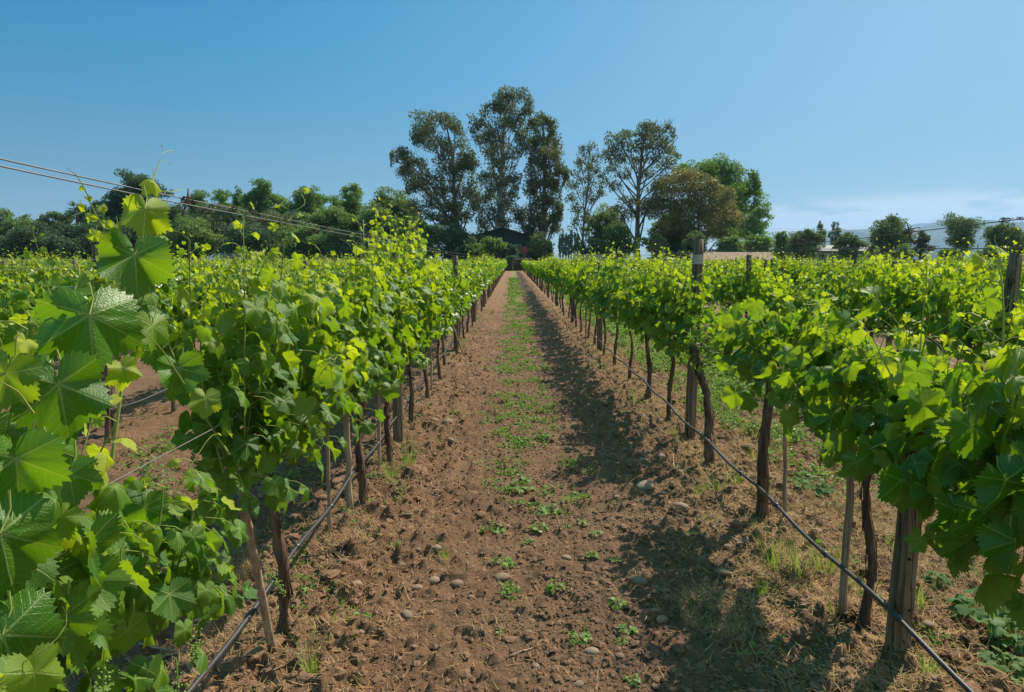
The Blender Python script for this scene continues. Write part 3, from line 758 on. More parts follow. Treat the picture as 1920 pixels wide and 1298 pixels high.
# ------------------------------------------------------------------ posts and stakes
def post(loc, h, r, label, group, lean=(0, 0), band=None, nails=0, square=0, seed=0, mat='post'):
    rng = np.random.default_rng(seed+5)
    root = thing('trellis_post', loc, label, 'post', group)
    n = 16; t = np.linspace(0, 1, n); P = np.stack([lean[0]*t, lean[1]*t, -.1+(h+.1)*t], -1)
    mb = MB(); rad = r*(1.06-.10*t)*(1+rng.uniform(-.012, .012, n)); rad[-1] *= .93
    tube(mb, P, rad, 14, None, True, 0, .035, rng); mb.build('shaft', M[mat], root)
    if band:
        b = MB(); zz = np.linspace(band[0], band[1], 3); tt = (zz+.1)/(h+.1)
        tube(b, np.stack([lean[0]*tt, lean[1]*tt, zz], -1), r*1.03, 14, None, False); b.build('painted_band', M['paint'], root)
    for q in range(nails):
        z = .18 + .33*q*rng.uniform(.5, 1.2); tt = (z+.1)/(h+.1); nb = MB()
        a = np.array([lean[0]*tt-.02*(q % 2)+.01, lean[1]*tt-r*1.02, z]); tube(nb, [a+[0, .01, 0], a-[0, .003, 0]], [.006, .006], 8); nb.build('nail', M['hole'], root)
    return root
GP = 'wooden trellis posts of the vineyard'
p0 = on_ground(1678, 1247); post((p0.x, p0.y, gz(p0.x, p0.y)), 1.05, .043, 'thick grey cracked post leaning slightly at the bottom right, hose crossing it', GP, (.04, .03), nails=3, seed=1)
p1 = on_ground(1293, 830); post((p1.x, p1.y, gz(p1.x, p1.y)), 1.70, .046, 'tall square-topped post with pale painted band right of the path', GP, (.02, 0), band=(1.49, 1.57), seed=2)
p2 = on_ground(748, 836); post((p2.x, p2.y, gz(p2.x, p2.y)), 1.66, .046, 'round wooden post left of the path, rising through the leafy vines', GP, seed=3)
p3 = at_depth(1880, 600, 5.5); post((p3.x, 5.5, 0), 1.66, .050, 'dark post topped by a yellow leaf at the right edge of view', GP, (.06, 0), seed=4)
p4 = at_depth(194, 600, 6.0); post((p4.x, 6.0, 0), 1.75, .052, 'tall dark post behind the big foreground leaves in second left row', GP, seed=5)
rp = post((0, 0, 0), 1.66, .047, 'x', GP, seed=6); first = True
pc = []
for k in list(range(-24, 0)) + list(range(1, 25)):
    x = row_x(k); rr_ = random.Random(k*7+1)
    for j in range(16):
        y = 5.8 + 5.85*j + rr_.uniform(-.25, .25)
        if k in (-2, -1, 1, 2) and j == 0: continue
        if abs(x) > .82*y + .5 or y > 97: continue
        pc.append((math.hypot(x, y), k, j, x, y))
pc.sort()
fp = MB()
for i, (d, k, j, x, y) in enumerate(pc):
    hh = .955 + random.Random(i).uniform(-.04, .04)
    if i < 250:
        o = rp if first else copy_tree(rp); first = False
        o.location = (x, y, gz(x, y)); o.scale = (1, 1, hh); o.rotation_euler = (random.Random(i+3).gauss(0, .015), random.Random(i+4).gauss(0, .015), i)
        on = abs(k) <= 15 and j < 6
        o['label'] = f"dark wooden post, {ordinal(j)} along the {row_name(k)}" if on else (f"small far wooden post in the {row_name(k)}" if abs(k) <= 15 else 'tiny far wooden post standing near the edge of the vineyard')
    else:
        tube(fp, [[x, y, 0], [x, y, 1.68*hh]], [.05, .046], 5, None, True)
tag(fp.build('distant_posts', M['post']), 'tiny far wooden posts above the vines at the back of the field', 'posts', kind='stuff')

def stake(a, b, r, label, seed=0, name='vine_stake'):
    rng = np.random.default_rng(seed); a = Vector(a); b = Vector(b)
    mb = MB(); n = 10; t = np.linspace(0, 1, n)[:, None]; P = np.array(a)*(1-t) + np.array(b)*t + rng.normal(0, .0025, (n, 3))
    d = np.array(b-a); P[0] -= d/np.linalg.norm(d)*.07
    tube(mb, P-np.array(a), r*(1.05-.15*t[:, 0]), 9, None, True, 0, .06, rng)
    o = mb.build(name, M['stake']); o.location = a
    tag(o, label, 'stake', 'thin wooden stakes holding up the vines')
def gp(px, py): 
    p = on_ground(px, py); p.z = gz(p.x, p.y); return p
def up(p, dz, dx=0, dy=0): return Vector((p.x+dx, p.y+dy, p.z+dz))
s = gp(512, 1236); stake(s, in_row(452, 915, -.96), .0165, 'round brown stake leaning left in the left foreground', 1)
s = gp(620, 1012); stake(s, up(s, .85), .012, 'thin upright stake between the leaning stake and thick round stake', 2)
s = gp(657, 972); stake(s, up(s, .95, -.01), .020, 'thick round stake tight against a dark vine trunk left of path', 3)
s = gp(712, 890); stake(s, up(s, .95, .01), .013, 'slim stake just nearer than the left row post', 4)
s = gp(809, 736); stake(s, up(s, .85), .013, 'pale slim stake beyond the left row post', 5)
s = gp(871, 674); stake(s, up(s, .8, -.28), .012, 'thin stake slanting out from the left row far post', 6)
s = gp(1578, 1165); stake(s, up(s, .95), .0165, 'straight round grey stake beside the wet hole, right row', 7)
s = gp(1471, 992); stake(s, up(s, .9, -.05), .012, 'thin stake leaning beside thick peeling trunk, right row', 8)
s = gp(1098, 650); stake(s, up(s, .8), .014, 'small stake far down the right row', 9)

# ------------------------------------------------------------------ drip hoses and wires
def line_obj(name, pts, r, mat, label, cat, group, k=8, z_extra=None):
    P = np.array(pts, float); o0 = P[0].copy(); mb = MB(); tube(mb, P-o0, r, k); o = mb.build(name, mat); o.location = o0
    return tag(o, label, cat, group)
rng = np.random.default_rng(8)
GH = 'black drip irrigation hoses hung along the rows'
def hose(k, xo, z0, label, y0=.3, amp=.012):
    x = row_x(k)+xo; ys_ = np.concatenate([np.arange(y0, 14, .12), np.arange(14, 97, .7)])
    z = z0 + amp*np.sin(ys_*2*math.pi/1.25+k) + .03*(vnoise(ys_*.4, ys_*0, k+60)-.5)
    xx = x + .02*(vnoise(ys_*.7, ys_*0, k+90)-.5)
    root = thing('drip_hose', (x, y0, 0), label, 'hose', GH)
    mb = MB(); tube(mb, np.stack([xx-x, ys_-y0, z], -1), .0095, 10 if abs(k) < 3 else 5); mb.build('pipe', M['hose'], root)
    if abs(k) == 1:
        for q in range(9):
            yy = y0 + .9 + q*.62; i = int(np.argmin(abs(ys_-yy))); a = np.array([xx[i]-x, ys_[i]-y0, z[i]]); b = np.array([xx[i+1]-x, ys_[i+1]-y0, z[i+1]])
            e = MB(); dd = (b-a)/np.linalg.norm(b-a)*.022; tube(e, [a-dd, a-dd*.9, a+dd*.9, a+dd], [.009, .0135, .0135, .009], 10); tube(e, [a, a+[0, 0, -.02]], [.006, .004], 6)
            e.build('dripper', M['hose'], root)
hose(-1, -.035, .27, 'black drip hose along the near left row, just above the soil')
hose(1, -.07, .26, 'black drip hose crossing the cracked post in the near right row')
for k in (-4, -3, -2, 2, 3, 4): hose(k, 0, .30, f"thin dark drip hose low in the {row_name(k)}", abs(row_x(k))/.9)

GW = 'steel trellis wires strung along the rows'
def wire(k, prof, label, r=.0017, xo=0.0):
    """prof: list (y, z)"""
    x = row_x(k)+xo; yy = [prof[0][0]]
    while yy[-1] < prof[-1][0]: yy.append(yy[-1] + max(.25, yy[-1]*.03))
    yy[-1] = prof[-1][0]; z = np.interp(yy, [p[0] for p in prof], [p[1] for p in prof])
    line_obj('trellis_wire', np.stack([np.full(len(yy), x), yy, z], -1), r, M['wire'], label, 'wire', GW, 5)
def zy(px, py, x): p = in_row(px, py, x); return (p.y, p.z)
uL = [(.4, zy(0, 290, XL)[1]+.03), zy(0, 294, XL), zy(300, 361, XL), zy(735, 450, XL), (12, 1.73), (97, 1.66)]
lL = [(.4, zy(0, 312, XL)[1]+.02), zy(0, 316, XL), zy(300, 377, XL), zy(735, 457, XL), (12, 1.68), (97, 1.60)]
wire(-1, uL, 'upper steel wire running above the near left vines against the sky', xo=-.02)
wire(-1, lL, 'lower of the paired steel wires above the near left vines', xo=.02)
wL = [zy(140, 942, XL), zy(430, 788, XL), (6, 1.06), (97, 1.05)]
wire(-1, wL, 'bright steel wire crossing the gap in the near left foliage', .0017)
uR = [(1.0, zy(1919, 408, XR)[1]+.02), zy(1919, 408, XR), zy(1560, 452, XR), zy(1303, 471, XR), (12, 1.65), (97, 1.6)]
lR = [(1.0, zy(1919, 466, XR)[1]), zy(1919, 466, XR), zy(1560, 467, XR), zy(1303, 473, XR), (12, 1.62), (97, 1.56)]
wire(1, uR, 'upper steel wire rising to the right edge with dry tendril knots', xo=.03)
wire(1, lR, 'lower level steel wire above the near right vines', xo=-.03)
wire(1, [(1.0, 1.1), (97, 1.08)], 'middle steel wire inside the near right foliage')
for k in (-7, -6, -5, -4, -3, -2, 2, 3, 4, 5, 6, 7):
    y0 = abs(row_x(k))/.85
    wire(k, [(y0, 1.62), (97, 1.62)], f"higher steel wire above the {row_name(k)}", .0016, .02)
    wire(k, [(y0, 1.55), (97, 1.55)], f"lower steel wire above the {row_name(k)}", .0016, -.02)

def tendril(p, size, seed, label, stick=False):
    rng = np.random.default_rng(seed); mb = MB()
    n = 60; t = np.linspace(0, 1, n); a = t*2*math.pi*rng.integers(4, 7)
    P = np.stack([size*.32*np.cos(a)*(1+.3*rng.normal(0, 1, n)), (t-.5)*size*1.6, size*.32*np.sin(a)*(1+.25*rng.normal(0, 1, n))], -1)
    tube(mb, P, size*.048, 5, None, True, 0, .2, rng)
    for q in range(rng.integers(2, 4)):
        s0 = P[rng.integers(n)]; tt = np.linspace(0, 1, 14); d = np.array([rng.normal(0, .5), rng.normal(0, .6), -rng.uniform(.2, 1)])
        cu = s0 + size*(d*tt[:, None]*1.6 + np.stack([.5*np.sin(tt*5+q), .5*np.cos(tt*5+q)-.5, .3*np.sin(tt*4)], -1))
        tube(mb, cu, np.linspace(size*.055, size*.02, 14), 4, None, True, 0, .1, rng)
    if stick:
        tube(mb, [[0, .5*size, 1.2*size], [.1*size, .1*size, .3*size], [0, -.5*size, -.9*size], [.1*size, -1.3*size, -1.6*size]], [.05*size, .1*size, .13*size, .09*size], 6, None, True, 0, .2, rng)
    o = mb.build('dried_tendril', M['tendril']); o.location = p
    tag(o, label, 'dry tendril', 'dried tendrils curled round the wires')
TL = [(350, 376, .030, True, 'largest brown tendril knot with a cut stick on the left wires'), (388, 396, .024, False, 'brown curl hanging from the lower left wire beside the stick'),
 (440, 391, .018, False, 'small tendril with long drooping tail on the upper left wire'), (476, 398, .028, False, 'thick brown tendril bundle midway along the upper left wire'),
 (492, 414, .032, False, 'ragged tendril bundle hanging under the lower left wire'), (537, 411, .026, False, 'tight round tendril ball on the upper left wire'),
 (592, 434, .03, False, 'looped tendril hooked to lower left wire past the ball'), (612, 430, .026, False, 'wiry tendril between the two left wires past the loop'),
 (672, 449, .035, False, 'small dark tendril near the thin pole on lower left wire'), (692, 442, .035, False, 'farthest dry tendril on the upper left wire')]
for i, (px, py, s, st_, lb) in enumerate(TL): tendril(in_row(px, py, XL), s, 20+i, lb, st_)
TR = [(1703, 434, .030, True, 'forked dry tendril knot on the rising right wire'), (1883, 413, .020, False, 'round dark knot near the right end of the rising wire'), (1911, 410, .012, False, 'tiny knot at the very right end of the rising wire'),
 (1634, 467, .028, False, 'largest dark knot on the level right wire'), (1682, 466, .016, False, 'small hooked knot right of the largest level wire knot'), (1746, 466, .020, False, 'dark knot halfway along the level right wire'),
 (1601, 467, .014, False, 'small knot left of the largest level wire knot'), (1717, 466, .010, False, 'tiny bead-like knot on the level right wire'), (1533, 449, .03, False, 'small knot on the rising wire above far posts'), (1494, 453, .034, False, 'longer curl on the rising wire near the pale post'), (1498, 468, .03, False, 'pale curled knot on level wire above the far rows'),
 (1403, 463, .045, False, 'dark tendril clump over the second row post on right'), (1436, 468, .03, False, 'small dark clump beside the second row post on right'), (1334, 470, .034, False, 'small curl on the wire next to the banded post'), (1912, 466, .018, False, 'small knot near right end of the level wire')]
for i, (px, py, s, st_, lb) in enumerate(TR): tendril(in_row(px, py, XR), s, 50+i, lb, st_)

# ------------------------------------------------------------------ background trees
def tmat(nm, a, b, c, t, tw=.3): return leaf_mat(nm, rgb(*a), rgb(*b), rgb(*c), rgb(*t), tw=tw, rough=.5, under=rgb(*[x*1.2 for x in b]), spec=.35)
M['euca'] = tmat('eucalyptus_leaf', (.058, .076, .036), (.105, .118, .052), (.20, .155, .065), (.20, .24, .07), .34)
M['rust'] = tmat('rusty_leaf', (.115, .105, .045), (.165, .140, .058), (.20, .19, .07), (.32, .29, .09), .38)
M['poplar'] = tmat('poplar_leaf', (.060, .125, .032), (.105, .195, .042), (.17, .25, .055), (.27, .42, .06), .38)
M['broad'] = tmat('broadleaf', (.062, .120, .045), (.110, .180, .055), (.18, .23, .07), (.28, .40, .08), .4)
M['willow'] = tmat('willow_leaf', (.07, .10, .045), (.12, .16, .065), (.18, .22, .08), (.20, .28, .07), .3)
M['dark'] = tmat('dark_needle', (.042, .085, .050), (.070, .120, .062), (.11, .15, .07), (.15, .24, .08), .34)

def cards(mb, cen, rad, n, size, rng, droop=0.0, elong=2.2, sub=9, spread=.34, gap=.0):
    """leaf sprays clustered round sub-centres of one ellipsoid clump"""
    cen = np.array(cen); rad = np.array(rad)
    u = norm(rng.normal(0, 1, (sub, 3)))*rng.uniform(.35, 1.08, (sub, 1)); sc = u*rad
    w = rng.integers(0, sub, n); g = rng.normal(0, 1, (n, 3)); g = g/np.maximum(1, np.linalg.norm(g, axis=1, keepdims=True)/1.7)
    P = cen + sc[w] + g*spread*rad*np.array([1, 1, .85])
    P[:, 2] -= droop*rad[2]*np.abs(rng.normal(0, .5, n))*(np.linalg.norm((P-cen)[:, :2]/rad[:2], axis=1))
    S = size*rng.uniform(.6, 1.4, n)[:, None]
    d = norm(rng.normal(0, 1, (n, 3)) + [0, 0, -1.8*droop - .1]); nn = norm(np.cross(d, rng.normal(0, 1, (n, 3)))); 
    a = d*S*elong*.5; b = nn*S*.5
    V = np.stack([P-a, P+b*1.0-a*.1, P+a, P-b-a*.1], 1).reshape(-1, 3)
    Fq = np.arange(n*4).reshape(n, 4)
    tr = np.clip(rng.random(sub)[w]*.7 + rng.random(n)*.3, 0, 1); ty = np.clip(rng.random(sub)[w]**2*.6 + rng.random(n)*.25, 0, 1)
    mb.add(V, Fq, np.repeat(np.stack([tr, ty, rng.random(n), np.ones(n)], -1), 4, 0))
def bez(a, b, c, n=9):
    t = np.linspace(0, 1, n)[:, None]; return (1-t)**2*np.array(a) + 2*t*(1-t)*np.array(b) + t*t*np.array(c)

def tree(name, label, d, trunk, r, clumps, leaf, bark='tree_bark', size=.34, dens=1.0, droop=.2, elong=2.0, seed=0, group='trees behind the vineyard', depthf=.8, twigs=3, spread=.34, sub=9, cat='tree'):
    rng = np.random.default_rng(seed+900)
    base = at_depth(trunk[0][0], 487, d); base.z = -.1
    root = thing(name, base, label, cat, group)
    tb = MB(); m = d/F; clumps = [(a_, b_, c_*1.10, d_*1.10) for a_, b_, c_, d_ in clumps]
    T = np.array([np.array(at_depth(px, py, d))-np.array(base) for px, py in trunk]); T[0][2] = 0
    for q in range(1, len(T)): T[q][1] += rng.normal(0, .25)
    tt = np.linspace(0, len(T)-1, 4*len(T)); TP = np.stack([np.interp(tt, np.arange(len(T)), T[:, c]) for c in range(3)], -1)
    for _ in range(2): TP[1:-1] = (TP[:-2]+TP[2:]+2*TP[1:-1])/4
    TR = np.linspace(r, r*.22, len(TP)); TR[0] *= 1.25
    tube(tb, TP, TR, 8, None, True, 0, .08, rng)
    fb = MB()
    for (px, py, rx, ry) in clumps:
        c = np.array(at_depth(px, py, d))-np.array(base); c[1] += rng.normal(0, rx*m*.45)
        R = np.array([rx*m, rx*m*depthf, ry*m])
        size_ = size*.56; el_ = min(elong, 2.0); area = math.pi*R[0]*R[2]; n = int(dens*area*4.6/(size_*size_*el_*.5))
        cards(fb, c, R, max(n, 24), size_, rng, droop, el_, sub, spread)
        below = np.where(TP[:, 2] < c[2] - R[2]*.2)[0]
        i = below[-1] if len(below) else 0; i = max(1, int(i - rng.uniform(.05, .3)*len(TP))) if i > 2 else 1
        a = TP[i]; mid = a*.45 + c*.55 + [0, 0, -.12*np.linalg.norm((c-a)[:2])]
        L = bez(a, mid, c, 9); r0 = max(TR[i]*.5, .05); tube(tb, L, np.linspace(r0, .035, 9), 5, None, False, 0, .1, rng)
        for q in range(twigs):
            s0 = L[rng.integers(4, 9)]; e = c + rng.normal(0, .45, 3)*R; tube(tb, bez(s0, (s0+e)/2+[0, 0, .15*R[2]], e, 5), np.linspace(.055, .02, 5), 3, None, False)
    tb.build('trunk', M[bark], root); fb.build('crown', M[leaf], root, smooth=False)
    return root

GE = 'tall eucalyptus trees behind the rows'
tree('eucalyptus_tree', 'spreading eucalyptus, left of the three tallest, with a side bough reaching left', 120, [(862, 487), (858, 430), (852, 370), (850, 300), (838, 240)], .55,
     [(822, 226, 34, 17), (795, 245, 22, 20), (852, 240, 18, 14), (785, 262, 13, 10), (812, 262, 30, 16), (850, 275, 26, 22), (878, 285, 16, 28), (830, 305, 24, 18), (868, 320, 24, 20), (845, 340, 26, 18), (880, 350, 18, 20),
      (757, 292, 20, 14), (738, 297, 7, 12), (780, 305, 24, 18), (760, 322, 16, 18), (792, 335, 24, 20), (770, 348, 12, 14), (815, 362, 24, 18), (850, 375, 22, 16), (775, 385, 14, 20), (830, 395, 24, 16), (868, 400, 18, 20), (800, 400, 22, 16), (845, 425, 20, 16), (885, 380, 14, 22)],
     'euca', dens=.62, droop=.5, size=.36, elong=2.6, seed=1, group=GE, spread=.30)
tree('eucalyptus_tree', 'tallest eucalyptus with pale lower trunk, rising straight behind the path', 118, [(928, 489), (932, 455), (937, 400), (941, 330), (944, 260), (948, 190)], .62,
     [(948, 172, 20, 14), (935, 188, 20, 14), (973, 182, 16, 14), (990, 195, 10, 18), (958, 200, 26, 16), (918, 203, 18, 12), (985, 215, 16, 14), (900, 225, 18, 12), (930, 230, 26, 14), (962, 230, 20, 16), (893, 240, 12, 16), (912, 255, 22, 14), (975, 250, 16, 18), (938, 262, 22, 18), (920, 280, 18, 14), (958, 285, 18, 14), (985, 275, 12, 18),
      (940, 305, 22, 14), (925, 322, 22, 13), (955, 330, 18, 16), (912, 335, 18, 12), (972, 345, 16, 16), (935, 350, 22, 16), (918, 365, 18, 16), (952, 370, 20, 16), (900, 380, 14, 16), (930, 395, 22, 16), (965, 395, 16, 16), (905, 410, 16, 20), (945, 420, 20, 14), (975, 418, 12, 16), (912, 435, 14, 14)],
     'euca', 'pale_bark', dens=.50, droop=.45, size=.34, elong=2.6, seed=2, group=GE, spread=.30)
tree('eucalyptus_tree', 'narrow drooping eucalyptus, right of the three tallest, hanging foliage on both sides', 121, [(1019, 487), (1020, 430), (1021, 350), (1020, 270), (1018, 225)], .5,
     [(1018, 222, 14, 12), (1032, 232, 14, 14), (1000, 235, 14, 14), (1012, 252, 24, 14), (1040, 262, 10, 16), (998, 272, 16, 16), (1025, 282, 24, 14), (1042, 285, 10, 18), (1005, 300, 18, 16), (1032, 310, 20, 16), (1052, 318, 16, 10), (1062, 330, 8, 18), (995, 330, 14, 18), (1020, 338, 22, 16), (1042, 345, 12, 20), (1000, 360, 16, 20), (1026, 372, 22, 18), (1046, 388, 10, 24), (1000, 395, 16, 20), (1022, 405, 22, 20), (1040, 415, 12, 18), (990, 420, 12, 20), (1010, 430, 20, 16)],
     'euca', dens=.72, droop=.7, size=.36, elong=2.8, seed=3, group=GE, spread=.32)
tree('eucalyptus_tree', 'slender sparse eucalyptus with two thin stems, between taller ones', 119, [(1092, 489), (1092, 450), (1096, 400), (1104, 340), (1105, 290)], .26,
     [(1104, 275, 10, 9), (1094, 285, 10, 10), (1112, 290, 10, 12), (1090, 305, 12, 12), (1118, 315, 8, 14), (1104, 318, 12, 12), (1086, 330, 12, 12), (1108, 340, 12, 14), (1078, 350, 12, 12), (1125, 350, 10, 9), (1095, 360, 12, 12), (1128, 362, 12, 8), (1072, 372, 12, 12), (1110, 372, 10, 12), (1080, 392, 12, 14), (1098, 410, 12, 14), (1075, 415, 10, 12)],
     'euca', dens=.34, droop=.3, size=.30, elong=2.6, seed=4, group=GE, twigs=6)
tree('eucalyptus_tree', 'broad eucalyptus with open rounded crown and forking grey limbs, right of centre', 117, [(1196, 491), (1194, 450), (1196, 400), (1197, 350), (1203, 300), (1207, 260)], .52,
     [(1212, 238, 18, 11), (1236, 236, 18, 10), (1255, 240, 10, 14), (1200, 252, 20, 12), (1178, 253, 16, 10), (1225, 256, 24, 12), (1250, 262, 14, 12), (1160, 262, 16, 10), (1145, 272, 16, 14), (1180, 275, 22, 12), (1212, 280, 24, 14), (1240, 283, 20, 12), (1264, 290, 12, 10), (1140, 292, 14, 14), (1165, 298, 18, 12), (1195, 302, 18, 12), (1228, 302, 18, 12), (1252, 308, 18, 10), (1148, 315, 14, 12), (1135, 335, 12, 10), (1172, 325, 14, 10), (1215, 325, 14, 12), (1245, 330, 16, 12), (1155, 345, 12, 10), (1232, 352, 18, 10), (1180, 375, 18, 10), (1212, 385, 20, 12), (1160, 392, 18, 10), (1192, 400, 24, 12), (1172, 410, 16, 10)],
     'euca', dens=.44, droop=.25, size=.33, elong=2.2, seed=5, group=GE, twigs=7)
tree('rusty_tree', 'wide rusty brown tree with feathery foliage and bare white stem', 114, [(1306, 491), (1310, 440), (1312, 390), (1308, 350)], .35,
     [(1300, 325, 26, 16), (1270, 335, 26, 16), (1325, 342, 24, 16), (1245, 352, 24, 16), (1290, 355, 34, 20), (1345, 350, 20, 18), (1235, 375, 26, 20), (1270, 380, 34, 22), (1320, 378, 34, 22), (1360, 372, 22, 20), (1250, 405, 30, 22), (1300, 410, 34, 24), (1345, 408, 30, 22), (1375, 400, 18, 24), (1320, 435, 34, 16), (1270, 432, 30, 16), (1360, 435, 20, 14), (1225, 395, 16, 16)],
     'rust', 'tree_bark', dens=.62, droop=.1, spread=.30, sub=12, size=.34, elong=3.2, seed=6, twigs=6)
tree('poplar_tree', 'bright green poplar standing behind the rusty brown tree', 128, [(1352, 489), (1352, 430), (1350, 370), (1348, 320)], .5,
     [(1348, 308, 22, 16), (1370, 318, 20, 18), (1330, 322, 20, 16), (1302, 322, 22, 18), (1288, 318, 16, 14), (1275, 330, 14, 14), (1352, 340, 32, 20), (1385, 342, 20, 18), (1412, 338, 14, 16), (1422, 350, 8, 12), (1375, 365, 30, 20), (1405, 368, 20, 16), (1350, 375, 30, 22), (1390, 392, 26, 18), (1412, 390, 12, 14), (1375, 412, 30, 20), (1400, 430, 24, 14), (1352, 420, 26, 20), (1330, 400, 20, 20)],
     'poplar', dens=.95, size=.36, elong=1.7, seed=7)
tree('willow_tree', 'leaning feathery green tree at the right end of the tall group', 116, [(1398, 489), (1405, 450), (1420, 415), (1432, 392)], .22,
     [(1434, 388, 11, 8), (1420, 400, 14, 10), (1438, 402, 10, 8), (1410, 415, 16, 12), (1430, 418, 14, 12), (1395, 430, 16, 12), (1415, 436, 18, 12), (1375, 442, 16, 12)], 'poplar', dens=.7, size=.32, elong=2.4, seed=8, droop=.4)

def auto(name, label, d, cx, top, hw, base=489, leaf='broad', seed=0, n=12, dens=.95, group='trees behind the vineyard', size=.38, elong=1.7, shape='round', bark='tree_bark', droop=.15, trunk_r=None, cat='tree'):
    rng = np.random.default_rng(seed+5000); H = base-top; cl = []
    for q in range(n):
        t = (q+.5)/n
        if shape == 'column': w = hw*(.55+.45*math.sin(math.pi*min(1, .15+t)))*.6; off = hw*.35
        elif shape == 'cone': w = hw*(.28+.6*t)*.62; off = hw*(.12+.75*t)*.55
        else: w = hw*.36; off = hw*.74*math.sin(math.pi*(.22+.60*t))
        py = top + H*(.10 + .80*t*(.95 if shape != 'open' else .72)) 
        px = cx + (off*rng.uniform(-1, 1) if q else 0); ww = w*rng.uniform(.8, 1.25)
        cl.append((px, py, ww, max(ww*.75, H/n*1.0)))
        if shape in ('round', 'open') and q > 1: cl.append((cx-(px-cx)*rng.uniform(.6, 1.2), py+rng.normal(0, H*.04), ww*.9, ww*.7))
    return tree(name, label, d, [(cx, base), (cx+rng.normal(0, 2), base-H*.35), (cx+rng.normal(0, 3), top+H*.3)], trunk_r or .0045*hw*d/30, cl, leaf, bark, size, dens, droop, elong, seed, group, twigs=2, cat=cat, sub=13, spread=.27)
GB = 'line of trees at the back of the field'
